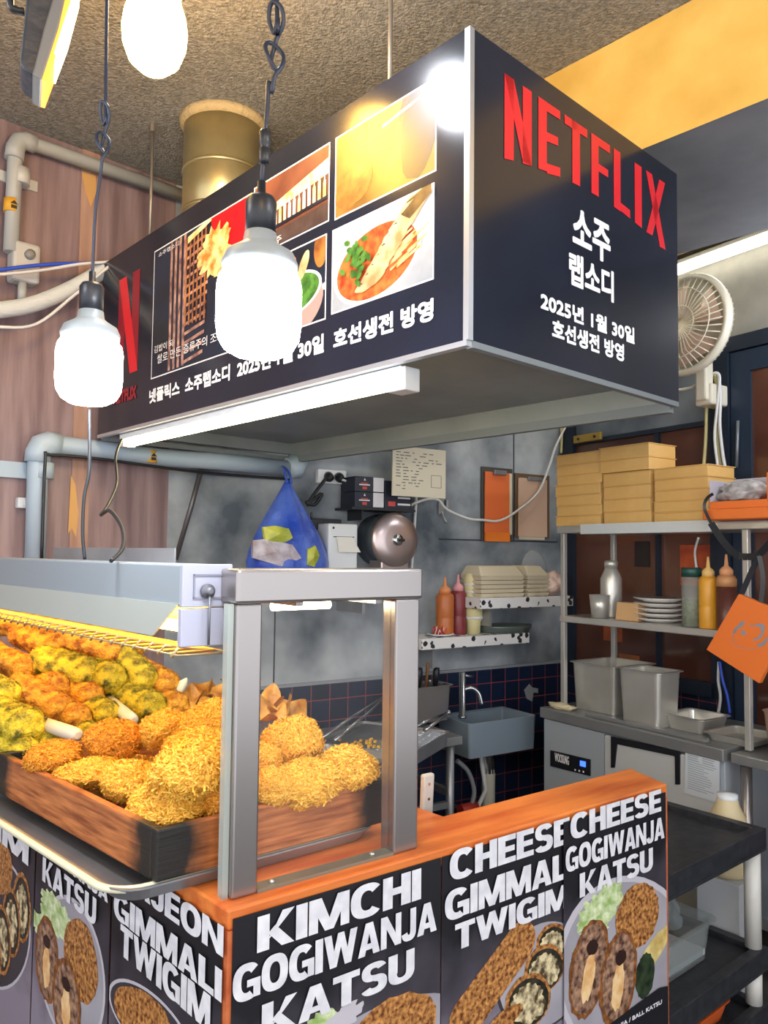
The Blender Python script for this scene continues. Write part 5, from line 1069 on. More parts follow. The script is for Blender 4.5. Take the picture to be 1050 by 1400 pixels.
rb_ = tb_(560, 975, TZ); tag(MB().box(-.02, .62, 0, .16, .001, .016).build('cutting_board', M('red_board', '#b02030', .45), fr=TBF.subl(tw-.62, .5, TZ), bevel=.004), 'red cutting board behind the draining rack', 'cutting board')
def tong(pts, lab):
    t = wthing('tongs', lab, 'tongs', pts[0], 'steel tongs on the draining rack'); P = [p-pts[0] for p in pts]; d = (P[-1]-P[0]).normalized(); sd = d.cross(Vector((0, 0, 1))).normalized()
    for s_ in (-1, 1): MB().tube([P[0]+sd*.03*s_, P[0].lerp(P[-1], .5)+sd*.022*s_, P[-1]], [.009, .006, .007], 8).build('arm', crome, t)
    MB().lathe([(.004, -.01), (.011, -.008), (.011, .008), (.004, .01)], P[-1], (sd.x, sd.y, 0), 12).build('hinge', crome, t)
tong([atz(446, 1012, .86), atz(533, 948, .93)], 'steel tongs lying on the draining rack, partly behind the right post'); tong([atz(572, 997, .85), atz(613, 974, .88)], 'short steel tongs on the rack just right of the right post')
# utensil pan, jar
f = Fr(atz(575, 975, TZ), WF.x); f.o.z = TZ; ul = thing('utensil_pan', 'deep steel pan full of utensils beside the tap', 'pan', TBF.subl(tw-.36, .52, TZ)); uw = .3
ul.location = WF.pt(548, 972, -.24); ul.location.z = TZ+.017; uh = .17; pan(MB(), .3, .16, uh, .02).build('pan', steel, ul)
for k, (x, y, h, r_, m_, lab) in enumerate(((.06, .08, .27, .016, plug_k, 'black utensil handle furthest left in the deep pan'), (.12, .07, .25, .02, plug_k, 'thick black handle in the middle of the deep pan'), (.18, .08, .27, .009, M('wood_handle', '#7a5230', .6), 'wooden handle leaning in the deep pan'), (.24, .09, .24, .018, plug_k, 'black handle at the right side of the deep pan'))):
    t = thing('utensil', lab, 'utensil', Fr(ul.location+WF.x*x+WF.y*y+Vector((0, 0, .006)), WF.x), 'utensils in the deep pan'); MB().tube([(0, 0, 0), (.02, 0, h*.6)], .005).build('shaft', crome, t); MB().tube([(.02, 0, h*.55), (.03, 0, h*.9), (.032, 0, h)], [r_*.7, r_, r_*.8], 12).build('grip', m_, t)
t = thing('clear_jar', 'clear plastic jar standing right of the utensil pan', 'jar', Fr(TBF.W(tw-.03, .55, TZ), WF.x)); MB().lathe([(.05, 0), (.055, .01), (.055, .13), (.045, .16)], n=24).build('jar', GL('smoky_plastic', '#9aa09c', .3, .15), t); MB().lathe([(.03, .16), (.03, .18), (.0, .185)], n=20).build('lid', plug_k, t)

# sink, tap and pipework
snk = M('sink_grey', '#7f8e9a', .35); SZ = .765
sb = WF.L(atz(655, 995, SZ)); se = WF.L(atz(721, 975, SZ)); SF = Fr(WF.W(sb[0], (sb[1]+se[1])/2, 0), WF.x); sw = se[0]-sb[0]; sd_ = -(sb[1]+se[1])/2-.02
t = thing('wall_sink', 'grey rectangular sink on the tiled wall', 'sink', SF.subl(0, 0, SZ-.17)); pan(MB(), sw, sd_, .17, .02, .02, .0, .006).build('basin', snk, t, .004)
MB().lathe([(.035, -.12), (.035, -.02), (.05, 0)], (sw*.5, sd_*.45, 0), n=16).build('drain', crome, t); wtp = M('waste_pipe_white', '#b9b6a4', .5)
MB().tube(smooth_path([(sw*.5, sd_*.45, -.1), (sw*.5, sd_*.45, -.3), (sw*.5+.03, sd_*.45, -.36), (sw*.5+.05, sd_*.45, -.46), (sw*.5, sd_*.45, -.54), (sw*.5-.2, sd_*.5, -.55)], 5), .035, 12).build('waste_pipe', wtp, t)
MB().tube([(sw*.5-.05, sd_*.5, 0), (sw*.5-.03, sd_*.4, -.2), (sw*.5-.16, sd_*.4, -.4)], .012).build('overflow_hose', cable_w, t)
f = Fr(atz(631, 968, SZ), WF.x); tf = WF.L(WF.pt(632, 968, -.16)); t = thing('tap', 'chrome tap bending over the grey sink', 'tap', WF.subl(tf[0], -.16, TZ)); z1 = WF.hit(632, 920, -.16)[1]-TZ
MB().lathe([(.022, 0), (.022, .01), (.017, .012), (.017, z1), (.012, z1+.004)], n=18).build('column', crome, t); xe = WF.hit(657, 950, -.2)[0]-tf[0]
MB().tube(smooth_path([(0, 0, z1*.62), (xe*.5, -.02, z1*.66), (xe*.85, -.04, z1*.55), (xe, -.05, z1*.3)], 6), .011, 10).build('spout', crome, t); MB().tube([(0, 0, z1*.95), (xe*.75, -.01, z1*.9)], .006).build('lever', crome, t)
cable('grey hose looping down to the red valve under the sink', [WF.pt(x, y, -.2) for x, y in ((625, 1040), (640, 1055), (648, 1080), (645, 1100))], .012, M('grey_hose', '#8d9296', .5), 'hose', 8, cat='hose')
f = wf(640, 1106, -.2); t = thing('valve', 'red pipe valve below the sink', 'valve', f); MB().lathe([(.03, -.05), (.03, .05)], ax=(1, 0, 0), n=14).build('handle', M('valve_red', '#b8382c', .5), t); MB().tube([(0, 0, -.02), (0, .18, -.02)], .015).build('stub', steel_d, t)
f = wf(727, 947, -.013); tag(MB().yprism([(-.06, .02), (-.04, -.03), (0, -.05), (.01, .0), (.045, -.005), (.045, .02), (.0, .03), (-.02, .05)], -.004, 0).build('torn_paper', M('torn_grey', '#8f9296', .7), fr=f), 'torn grey paper scrap stuck on the blue tiles right of the sink', 'paper')
f = wf(755, 930, -.013); 
# knife standing behind the ledge
kp = atz(583, 1118, .98); t = wthing('knife', 'knife with a white riveted handle standing behind the counter ledge', 'knife', Vector((kp.x, kp.y+.03, .62))); KF = Fr(t.location, CF.x); t.rotation_euler = (0, 0, CF.rz)
zt_ = KF.hit(582, 1058)[1]; zb_ = KF.hit(580, 1125)[1]; MB().hexa([(-.016, -.008, zb_), (.016, -.008, zb_), (.016, .008, zb_), (-.016, .008, zb_)], [(-.012, -.008, zt_), (.022, -.008, zt_), (.022, .008, zt_), (-.012, .008, zt_)]).build('handle', M('knife_white', '#c9c7bf', .4), t, .005)
MB().hexa([(-.005, -.002, 0), (.03, -.002, .05), (.03, .002, .05), (-.005, .002, 0)], [(-.016, -.002, zb_), (.03, -.002, zb_), (.03, .002, zb_), (-.016, .002, zb_)]).build('blade', crome, t)
q = MB(); [q.lathe([(.0035, 0), (.0035, .002)], (.0+.004*u, -.008, zb_+(zt_-zb_)*u), (0, -1, 0), 10) for u in (.2, .5, .8)]; q.build('rivet', crome, t)
kr = thing('steel_bin', 'steel counter bin behind the ledge below the knife', 'bin', Fr(Vector((kp.x-.1, kp.y+.02, 0)), CF.x)); kr.location = CF.W(CF.L(kp)[0]-.3, thk+.015, .55); pan(MB(), .62, .2, .25, .02).build('pan', steel_d, kr)
for c in kids(kr): pass
MB().tube([(.05, .05, -.55), (.05, .05, 0)], .015).build('leg', steel_d, kr); MB().tube([(.57, .05, -.55), (.57, .05, 0)], .015).build('leg', steel_d, kr); MB().tube([(.05, .15, -.55), (.05, .15, 0)], .015).build('leg', steel_d, kr); MB().tube([(.57, .15, -.55), (.57, .15, 0)], .015).build('leg', steel_d, kr)

# ------------------------------------------------------------------ table fridge with its shelf rack
FZ = .85; fa, fb = atz(740, 967, FZ), atz(985, 1024, FZ)
FF = Fr(Vector((fa.x, fa.y, 0)), (fb-fa).to_2d()); fwid = (fb-fa).length; fd = .55
frg = M('fridge_grey', '#aab3ba', .4, .15); frd = M('fridge_door', '#c4c7c6', .4, .1); wsteel = M('worktop_steel', '#9d9f9f', .32, .6, col2='#a7a8a8', scale=5, detail=5)
t = thing('table_fridge', 'steel worktop fridge with a grey front and blue display', 'fridge', FF)
MB().box(0, fwid, .03, fd, .1, FZ-.05).build('cabinet', frg, t, .004); MB().box(-.01, fwid+.01, 0, fd+.01, FZ-.05, FZ).build('worktop', wsteel, t, .004)
for x in (.06, fwid-.06): MB().tube([(x, .08, 0), (x, .08, .1)], .02, 12).build('foot', white_pl, t); MB().tube([(x, fd-.08, 0), (x, fd-.08, .1)], .02, 12).build('foot', white_pl, t)
xs = FF.hit(828, 1040, .02)[0]; MB().box(.006, xs-.003, .012, .03, .16, FZ-.055).build('compressor_panel', frg, t, .003)
dr = MB().box(xs+.003, fwid-.02, .006, .03, .12, FZ-.06).build('door', frd, t, .006)
c4_ = lambda x, y: (720+x/3.182, 900+y/3.182)
def fx(pts, y=.0): return [FF.hit(*c4_(*p), y) for p in pts]
h = fx([(370, 340), (668, 405), (668, 548), (650, 548), (648, 425), (395, 372), (384, 475), (370, 475)], .004); MB().yprism(h[::-1], -.002, .008).build('handle_recess', plug_k, dr)
q = fx([(105, 400), (278, 440), (278, 512), (105, 468)], .01); disp = MB().yprism(q[::-1], .006, .014).build('control_panel', plug_k, t)
q = fx([(232, 445), (256, 450), (256, 474), (232, 468)], .004); MB().yprism(q[::-1], .004, .0062).build('blue_display', M('display_blue', '#2f55ff', .4, emit=2.0), disp)
m_ = MB(); x0_, z0_ = fx([(122, 445)], .005)[0]; x1_, z1_ = fx([(184, 428)], .005)[0]; lettering(m_, 'WOOSUNG', x0_, z0_-.002, x1_, z1_, y=.0052, bold=.0008); m_.build('white_marks', ink_w, disp); m_ = MB()
for k in range(3): xx, zz = fx([(212+18*k, 486+4*k)], .005)[0]; m_.box(xx-.006, xx+.002, .005, .0062, zz-.004, zz+.004)
m_.build('white_marks', ink_w, disp)
q = fx([(690, 362), (838, 400), (832, 630), (685, 588)], .0); nx = MB().yprism(q[::-1], .002, .005); nt_ = nx.build('notice', M('notice_paper', '#c9d0d6', .6), dr); m_ = MB(); rn = random.Random(8)
for k in range(20):
    u0 = rn.choice([.08, .12]); v = .08+.042*k
    if k < 7:
        for a, b_ in ((.06, .42), (.5, .92)): p = [q[0][0]+(q[1][0]-q[0][0])*w_ for w_ in (a, b_*rn.uniform(.85, 1))]; z = q[0][1]+(q[3][1]-q[0][1])*v; zz = (q[1][1]-q[0][1]); m_.poly([(p[0], .0015, z+zz*a), (p[1], .0015, z+zz*b_), (p[1], .0015, z+zz*b_+.004), (p[0], .0015, z+zz*a+.004)])
    else: a, b_ = .06, rn.uniform(.5, .95); p = [q[0][0]+(q[1][0]-q[0][0])*w_ for w_ in (a, b_)]; z = q[0][1]+(q[3][1]-q[0][1])*v; zz = (q[1][1]-q[0][1]); m_.poly([(p[0], .0015, z+zz*a), (p[1], .0015, z+zz*b_), (p[1], .0015, z+zz*b_+.003), (p[0], .0015, z+zz*a+.003)])
m_.build('small_print', M('faint_ink', '#97a0a8', .6), nt_)
# side table right of the fridge
t = thing('side_table', 'steel side table standing right of the fridge', 'table', FF.subl(fwid+.03, .02, 0)); MB().box(0, .7, 0, .5, FZ-.05, FZ-.01).build('tabletop', wsteel, t, .004)
for x, y in ((.04, .04), (.66, .04), (.04, .46), (.66, .46)): MB().tube([(x, y, 0), (x, y, FZ-.05)], .022, 12).build('leg', steel, t)
MB().box(.04, .66, .03, .05, .2, .24).build('stretcher', steel_d, t)
rdp = FF.subl(fwid+.14, .2, .27); rt = thing('red_sack', 'dark red sack stored under the side table', 'sack', rdp); o = blob(.1, .1, .22, 5, .2, 2.4, 4); o.v = [(x+.1, y, max(z, -.2)+.2) for x, y, z in o.v]; o.build('sack', M('dark_red_sack', '#7a231d', .6, col2='#a03a2c', scale=20), rt)
MB().box(0, .25, -.12, .12, -.03, 0).build('board', steel_d, rt); MB().box(0, .25, -.12, -.1, -.27, -.03).build('support', steel_d, rt)

# rack standing on the worktop
RKF = FF.subl(0, .0, FZ); rk0 = FF.hit(771, 840, .08)[0]; rk1 = FF.hit(1022, 850, .08)[0]; z_up = FF.hit(800, 727, .08)[1]-FZ; z_up2 = FF.hit(960, 727, .08)[1]-FZ; zmid = FF.hit(780, 845, .08)[1]-FZ; zmid2 = FF.hit(980, 858, .08)[1]-FZ
z_up = (z_up+z_up2)/2; zmid = (zmid+zmid2)/2; ry0, ry1 = .08, .42
rsteel = M('rack_steel', '#c2c0b8', .3, .55, col2='#cfcdc5', scale=5)
rk = thing('shelf_rack', 'two tier stainless shelf rack standing on the fridge worktop', 'shelf rack', RKF)
for x, y in ((rk0, ry0), (rk1, ry0), (rk0+.03, ry1), (rk1-.05, ry1)): MB().box(x-.012, x+.012, y-.012, y+.012, 0, z_up).build('post', rsteel, rk, .002)
MB().box(rk0-.02, rk1+.12, ry0-.03, ry1+.03, z_up, z_up+.035).build('upper_shelf', rsteel, rk, .004); MB().box(rk0-.012, rk1+.015, ry0-.02, ry1+.02, zmid-.03, zmid+.0).build('middle_shelf', rsteel, rk, .004)
ZU = FZ+z_up+.036; ZM = FZ+zmid+.001
UF = FF.subl(0, 0, ZU); MF = FF.subl(0, 0, ZM)
sf = MB(); xa = FF.hit(793, 724, .03)[0]; xb = FF.hit(970, 724, .03)[0]; sf.box(xa, xb, ry0-.05, ry0-.031, z_up-.008, z_up+.04); sf.build('lamp_channel', M('channel_white', '#cfd3d2', .4), rk, .003)
# kraft boxes, three stacks
kraft = M('kraft', '#d6a960', .7, col2='#e6bb74', scale=5, detail=5, bump=(60, .1))
def kbox(fr, x, y, w_, d_, z, h, label):
    t = thing('kraft_box', label, 'box', fr.subl(x, y, z), 'stacked kraft boxes'); MB().box(.002, w_-.002, .003, d_-.003, 0, h-.0045).build('body', kraft, t, .002)
    MB().box(-.002, w_+.002, -.002, d_+.002, h-.0045, h-.0007).build('lid', kraft, t, .001); return t
nth = ['lowest', 'second from the bottom', 'third from the bottom', 'fourth from the bottom', 'fifth from the bottom', 'sixth from the bottom', 'topmost']
yk = ry0-.0
def stack(p0, p1_, pyt, pyb, n, nm, yoff=0, skipd=0):
    x0_ = UF.hit(p0, pyb, yk)[0]; x1_ = UF.hit(p1_, pyb, yk)[0]; zt_ = UF.hit((p0+p1_)/2, pyt, yk)[1]; h = zt_/n
    for k in range(n): kbox(UF, x0_+random.uniform(-.004, .004), yk+yoff+random.uniform(0, .006), x1_-x0_, .2, k*h, h, f'kraft takeout box in the {nm} stack on the rack, '+(nth[k] if k < n-1 else 'topmost'))
    return x0_, x1_, h
stack(759, 821, 619, 719, 7, 'left'); 
x0_, x1_, h = stack(824, 889, 645, 719, 4, 'middle')
for k in range(2): kbox(UF, x0_-.008, yk-.012, x1_-x0_+.012, .2, (4+k)*h+.002, h, 'kraft takeout box in the middle stack on the rack, '+('fifth from the bottom', 'shifted one at the top')[k])
stack(893, 968, 637, 719, 5, 'right')
# orange gift boxes at the end of the rack
org = M('orange_card', '#e4742c', .5); lil = M('lilac_card', '#b9b3bd', .6); pla = M('white_film', '#c9c6c4', .35, col2='#8d8988', scale=30, detail=5)
x0_ = UF.hit(966, 712, -.02)[0]; xw = .34
t = thing('orange_box', 'flat orange box lid lying at the right end of the rack', 'box', UF.subl(x0_, -.05, .0)); MB().box(0, xw, 0, .2, .0, .042).build('lid', org, t, .006)
zt_ = UF.hit(1000, 650, -.02)[1]; t = thing('gift_box', 'open orange and white box stuffed with crumpled film on the rack end', 'box', UF.subl(x0_+.02, -.03, .043)); hh = zt_-.043
b = MB(); b.box(0, .25, .17, .175, 0, hh, 1).box(0, .004, 0, .17, .0, hh*.9, 1).box(.235, .3, 0, .175, 0, hh, 0).box(0, .235, 0, .17, 0, .03, 0); b.build('carton', [org, lil], t, .002)
ob = blob(.1, .07, .045, 12, .35, 3, 4); ob.v = [(x+.11, y+.07, max(z, -.035)+.068) for x, y, z in ob.v]; ob.build('crumpled_film', pla, t)
rib = M('black_ribbon', '#17181c', .4)
# ribbons and the orange card hanging from it
HY = -.075
def rp_(pts, off=HY): return [UF.pt(x, y, off) for x, y in pts]
t_c = rp_([(1010, 850)])[0]
def ribbon(mb, pts, wd):
    P = smooth_path(pts, 5)
    for i in range(len(P)-1):
        d = (P[i+1]-P[i]).normalized(); sd = d.cross(Vector((-.3, -.9, 0))).normalized()*wd/2; nn = d.cross(sd).normalized()*.0008
        a, b_, c_, e_ = P[i]-sd, P[i]+sd, P[i+1]+sd, P[i+1]-sd; mb.hexa([a-nn, b_-nn, c_-nn, e_-nn], [a+nn, b_+nn, c_+nn, e_+nn])
    return mb
ct_ = [UF.hit(x, y, HY) for x, y in ((1012, 812), (968, 888), (1040, 934), (1085, 842))]
bl_ = UF.subl(ct_[1][0], HY, 0); t = thing('gift_bag', 'square orange gift bag with a grey round emblem, hanging askew by black ribbons', 'gift bag', bl_)
P_ = [(x-ct_[1][0], z) for x, z in ct_]; MB().yprism(P_[::-1], -.012, .012).build('bag', org, t, .002)
em = M('emblem_grey', '#8d8a90', .5); o_ = (1032, 868); eb = MB()
def blot(pts): q = [(UF.hit(x, y, HY-.013)[0]-ct_[1][0], UF.hit(x, y, HY-.013)[1]) for x, y in pts]; ar = sum(q[i-1][0]*q[i][1]-q[i][0]*q[i-1][1] for i in range(len(q))); q = q if ar > 0 else q[::-1]; eb.poly([(x, -.0128, z) for x, z in q])
c9 = lambda x, y: (960+x/4.378, 620+y/4.375)
blot([c9(*p) for p in ((180, 1075), (195, 1045), (235, 1005), (258, 1000), (250, 1025), (215, 1045), (200, 1075))]); blot([c9(*p) for p in ((232, 1060), (245, 1055), (265, 1072), (258, 1088), (235, 1085))])
blot([c9(*p) for p in ((300, 1115), (330, 1100), (355, 1070), (345, 1040), (310, 1030), (340, 1015), (375, 1025), (372, 1070), (350, 1105), (310, 1122))]); blot([c9(*p) for p in ((320, 1145), (360, 1130), (385, 1095), (392, 1110), (380, 1140), (350, 1158))]); blot([c9(*p) for p in ((280, 1028), (300, 1024), (318, 1030), (300, 1036))])
rg = []; cc = c9(285, 1100)
for i in range(25): a = math.radians(190-i*170/24 if 0 else 20+i*230/24); rg.append((cc[0]+24*math.cos(a), cc[1]+17*math.sin(a)))
for i in range(len(rg)-1): (x, y), (x2, y2) = rg[i], rg[i+1]; blot([(x, y), (x2, y2), (cc[0]+(x2-cc[0])*.96, cc[1]+(y2-cc[1])*.96), (cc[0]+(x-cc[0])*.96, cc[1]+(y-cc[1])*.96)])
eb.build('emblem', em, t)
rb2 = MB(); ribbon(rb2, rp_([(1014, 812), (1028, 780), (1038, 762)]), .02); ribbon(rb2, rp_([(1040, 825), (1043, 790), (1038, 760)]), .016); ribbon(rb2, rp_([(1038, 760), (1010, 760), (990, 742), (972, 715)]), .026); ribbon(rb2, rp_([(1038, 758), (1055, 740), (1070, 720)]), .026); ribbon(rb2, rp_([(972, 715), (963, 695), (966, 682), (975, 675)]), .012)
rb2.v = [tuple(t.matrix_basis.inverted() @ Vector(v)) if 0 else bl_.L(v) for v in rb2.v]; rb2.build('ribbon', rib, t)
# things on the middle shelf
def onmid(px, y): return MF.hit(px, 840, y)[0]
def mpx(px0, px1, y): return (MF.hit(px1, 840, y)[0]-MF.hit(px0, 840, y)[0])/2
y = .12; x = onmid(820, y); r_ = mpx(809, 831, y); zt_ = MF.hit(820, 813, y)[1]
t = thing('steel_cup', 'small steel cup on the middle shelf beside the flask', 'cup', MF.subl(x, y, 0)); MB().lathe([(r_*.8, 0), (r_, zt_), (r_*.93, zt_), (r_*.75, .006), (0, .006)], n=28).build('cup', rsteel, t)
y = .2; x = onmid(833, y); r_ = mpx(822, 845, y); zt_ = MF.hit(833, 766, y)[1]; t = thing('steel_flask', 'tall steel flask on the middle shelf', 'flask', MF.subl(x+.012, y, 0)); MB().lathe([(r_*.95, 0), (r_, .006), (r_, zt_*.68), (r_*.62, zt_*.84), (r_*.58, zt_*.86)], n=28).build('flask', rsteel, t); MB().lathe([(r_*.62, zt_*.86), (r_*.64, zt_*.97), (r_*.5, zt_)], n=24).build('cap', rsteel, t)
y = .1; xa, xb = onmid(841, y), onmid(872, y); zt_ = MF.hit(856, 824, y)[1]; tag(MB().hexa([(0, 0, 0), (xb-xa, 0, 0), (xb-xa, .07, 0), (0, .07, 0)], [(.006, .006, zt_), (xb-xa-.003, .006, zt_), (xb-xa-.003, .06, zt_), (.006, .06, zt_)]).build('paper_box', M('tan_card', '#cfa573', .7), fr=MF.subl(xa, y, 0), bevel=.002), 'small tan paper box on the middle shelf', 'box')
y = .3; xa, xb = onmid(850, y), onmid(886, y); tag(MB().box(0, xb-xa, 0, .06, 0, .07).build('clear_tub', GL('clear_tub_plastic', '#cdd3da', .3, .2), fr=MF.subl(xa, y, 0), bevel=.004), 'clear plastic tub behind the tan paper box', 'tub')
y = .19; x = onmid(903, y); r_ = mpx(873, 933, y); zt_ = MF.hit(903, 817, y)[1]; cer = M('white_ceramic', '#d9d7d2', .3)
for k in range(5):
    t = MB().lathe([(r_*.55, 0), (r_*.6, .004), (r_, .017), (r_, .02), (r_*.55, .007), (0, .007)], n=36).build('plate', cer, fr=MF.subl(x+random.uniform(-.003, .003), y, k*(zt_-.02)/4)); tag(t, 'white plate in the pile on the middle shelf, '+('lowest', 'second from the bottom', 'middle one', 'second from the top', 'topmost')[k], 'plate', 'piled white plates')
y = .12; x = onmid(946, y); r_ = mpx(933, 957, y); zt_ = MF.hit(946, 776, y)[1]; t = thing('herb_jar', 'clear jar of green herbs with a dark green lid', 'jar', MF.subl(x, y, 0)); MB().lathe([(r_, 0), (r_, zt_*.86)], n=24).build('jar', GL('jar_plastic', '#dfe4de', .25, .1), t); MB().lathe([(r_*.9, .003), (r_*.9, zt_*.45)], n=20).build('herbs', M('dried_herb', '#5f6b3c', .8, col2='#8d9660', scale=80), t); MB().lathe([(r_*1.02, zt_*.84), (r_*1.02, zt_*.97), (r_*.9, zt_)], n=24).build('lid', M('green_lid', '#1f4a42', .4), t)
sauce(MF, 969, 761, 23, M('yellow_sauce', '#e0a02e', .4, sss=.05), M('yellow_cap', '#e8be74', .5), 'yellow sauce squeeze bottle on the middle shelf', .11)
sauce(MF, 994, 758, 25, M('brown_sauce', '#5a3026', .4), M('peach_cap2', '#d99a6c', .5), 'brown sauce squeeze bottle on the middle shelf', .1, fill=.8)
# pans on the worktop
TF2 = FF.subl(0, 0, FZ+.001)
def gpan(x, y, w_, d_, h, label, name='steel_pan'):
    t = thing(name, label, 'pan', TF2.subl(x, y, 0), 'steel food pans'); pan(MB(), w_, d_, h, .025, .004, .014, .012).build('pan', rsteel, t); return t
xa = TF2.hit(779, 955, .12)[0]; xb = TF2.hit(838, 960, .12)[0]; zt_ = TF2.hit(800, 908, .12)[1]; gpan(xa, .13, xb-xa, .3, zt_, 'deep steel food pan on the left of the worktop, larger of two')
xa = TF2.hit(838, 965, .06)[0]; xb = TF2.hit(893, 965, .06)[0]; zt_ = TF2.hit(865, 917, .06)[1]; gpan(xa+.02, .07, xb-xa, .17, zt_, 'smaller deep steel pan next to the larger one')
xa = TF2.hit(898, 965, .12)[0]; xb = TF2.hit(950, 965, .12)[0]; gpan(xa+.02, .14, xb-xa, .2, .06, 'shallow steel pan right of the two deep pans'); gpan(xb+.06, .1, .2, .22, .028, 'flattest steel pan at the right end of the worktop')
t = thing('worktop_rail', 'low steel rail bar along the worktop in front of the pans', 'rail', TF2.subl(TF2.hit(800, 960, .03)[0], .03, 0)); MB().box(0, .62, 0, .03, .0, .014).build('bar', wsteel, t, .002); MB().box(.25, .6, .035, .06, 0, .01).build('lip', wsteel, t, .002)
rg_ = blob(.075, .03, .016, 14, .35, 4, 4); rg_.v = [(x, y, max(-.013, z)+.013) for x, y, z in rg_.v]; xr_ = TF2.hit(762, 953, .05)[0]; tag(rg_.build('cleaning_cloth', M('cream_cloth', '#cfc4a4', .9, bump=(60, .5)), fr=TF2.subl(max(xr_, .085), .055, 0)), 'crumpled cream cloth on the left end of the worktop', 'cloth')
xt_ = TF2.hit(1045, 990, .0)[0]; t = thing('plastic_tub', 'brownish plastic tub at the right edge of the worktop', 'tub', FF.subl(fwid+.12, .08, FZ-.009)); pan(MB(), .2, .2, .17, .03, .004, .005, .015).build('tub', M('brown_tub', '#8d6f5e', .45), t)
ob = blob(.05, .05, .035, 15, .2, 3, 4); ob.v = [(x+.06, y-.0+.06, max(z, -.03)+.034+.004) for x, y, z in ob.v]; ob.build('contents', M('yellow_vegetable', '#cdbd6a', .6), t)
# small printed notices and pictures behind the panes of the window
def onwin(px0, px1, py0, py1, m, label, name='notice'):
    f = BW.sub(px0, py1, -.024); a = f.hit(px1, py0); tag(MB().box(0, a[0], 0, .003, 0, a[1]).build(name, m, fr=f), label, 'notice', 'notices on the window')
onwin(868, 888, 740, 775, M('dark_notice', '#2a2422', .5), 'dark notice stuck on the brown window behind the rack'); onwin(930, 975, 745, 800, M('red_notice', '#9a3c20', .5, col2='#c75a2c', scale=9), 'orange red picture on the brown window behind the jars', 'picture'); onwin(825, 850, 850, 875, M('orange_notice', '#8f4526', .5, col2='#b8623a', scale=9), 'small orange picture on the window below the middle shelf', 'picture'); onwin(846, 874, 897, 910, M('tan_notice', '#9c5a34', .5), 'tan paper low on the window behind the deep pans')
f = BW.sub(787, 607, -.052); xx = f.hit(824, 590)[0]; t = thing('door_closer', 'brass coloured bracket on the window frame above the kraft boxes', 'bracket', f); MB().box(0, xx, -.02, 0, 0, .045).build('body', M('brass', '#b9984a', .35, .6), t, .004); [MB().lathe([(.008, 0), (.008, .006)], (xx*u, -.02, .022), (0, -1, 0), 10).build('screw', plug_k, t) for u in (.2, .8)]
# wall fan
f = BW.sub(938, 445, -.3); t = thing('wall_fan', 'white wall fan peeking out behind the hood', 'fan', f); fanw = M('fan_white', '#d5d0bf', .4); fang = M('fan_blade', '#c8ac9a', .4); R_ = (BW.hit(991, 445, -.3)[0]-BW.hit(930, 445, -.3)[0])*1.0
MB().lathe([(R_, 0), (R_*1.03, .02), (R_*1.0, .05), (R_*.93, .05), (R_*.93, 0)], (0, .02, 0), (0, -1, 0), 48).build('rim', fanw, t); gr = MB()
for k in range(40): a = 2*math.pi*k/40; gr.tube([(R_*.12*math.cos(a), -.05, R_*.12*math.sin(a)), (R_*.6*math.cos(a+.15), -.06, R_*.6*math.sin(a+.15)), (R_*.97*math.cos(a+.25), -.02, R_*.97*math.sin(a+.25))], .003, 5)
for q in (.35, .7): gr.tube([(R_*q*math.cos(i*.1309), -.057, R_*q*math.sin(i*.1309)) for i in range(48)], .003, 5, closed=True)
gr.build('front_grille', fanw, t); gr = MB()
for k in range(60): a = 2*math.pi*k/60; gr.tube([(R_*1.0*math.cos(a), .02, R_*1.0*math.sin(a)), (R_*.8*math.cos(a), .07, R_*.8*math.sin(a)), (R_*.2*math.cos(a), .09, R_*.2*math.sin(a))], .003, 5)
gr.build('rear_grille', fanw, t)
for k in range(4):
    a = k*math.pi/2+.4; vs = []
    for rr_, w_ in ((.15, .25), (.5, .55), (.86, .5)):
        for s_ in (-1, 1): vs.append((R_*rr_*math.cos(a+s_*w_), .015*s_, R_*rr_*math.sin(a+s_*w_)))
    b = MB(); b.add(vs+[(x, y+.003, z) for x, y, z in vs], [(0, 1, 3, 2), (2, 3, 5, 4), (8, 9, 7, 6), (10, 11, 9, 8), (0, 2, 8, 6), (2, 4, 10, 8), (3, 1, 7, 9), (5, 3, 9, 11), (4, 5, 11, 10), (1, 0, 6, 7)]); b.build('blade', fang, t)
MB().lathe([(R_*.16, -.03), (R_*.16, .05), (R_*.1, .12)], (0, 0.02, 0), (0, 1, 0), 24).build('motor', fanw, t); MB().box(-.03, .03, .1, .16, -.34, .02).box(-.045, .045, .12, .299, -.36, -.26).build('bracket_arm', fanw, t, .01)
# cables dropping from the fan and the rear lamp
yel = M('yellowed_cable', '#cfc58a', .5)
def bc(label, pts, off, r, m): return cable(label, [BW.pt(x, y, off) for x, y in pts], r, m, group='cables down the rear wall')
bc('pale cable hanging left of the others down the rear wall', ((964, 505), (969, 530), (966, 560), (965, 600), (962, 640)), -.1, .008, yel); bc('yellowed cable hanging in the middle of the fan cables', ((976, 510), (982, 540), (979, 580), (982, 620), (988, 650)), -.11, .008, yel); bc('white cable hanging right of the fan cables', ((982, 512), (985, 540), (984, 580), (988, 620), (993, 648)), -.12, .008, cable_w); bc('pale cable curling in from behind the hood to the fan cables', ((918, 534), (945, 530), (968, 515), (980, 510), (984, 520), (980, 560), (977, 600), (983, 648)), -.14, .007, cable_w)
bc('white cable running down behind the sauce bottles', ((955, 735), (950, 755), (953, 780)), -.04, .006, cable_w); bc('white cable hanging behind the orange gift bag', ((983, 905), (982, 930), (985, 955), (980, 985)), -.1, .007, cable_w); bc('blue cable hanging behind the orange gift bag', ((984, 905), (988, 930), (994, 950), (998, 975)), -.11, .007, cable_b); bc('yellow cable beside the window frame at the left', ((767, 575), (768, 595), (767, 620)), -.06, .008, yel)
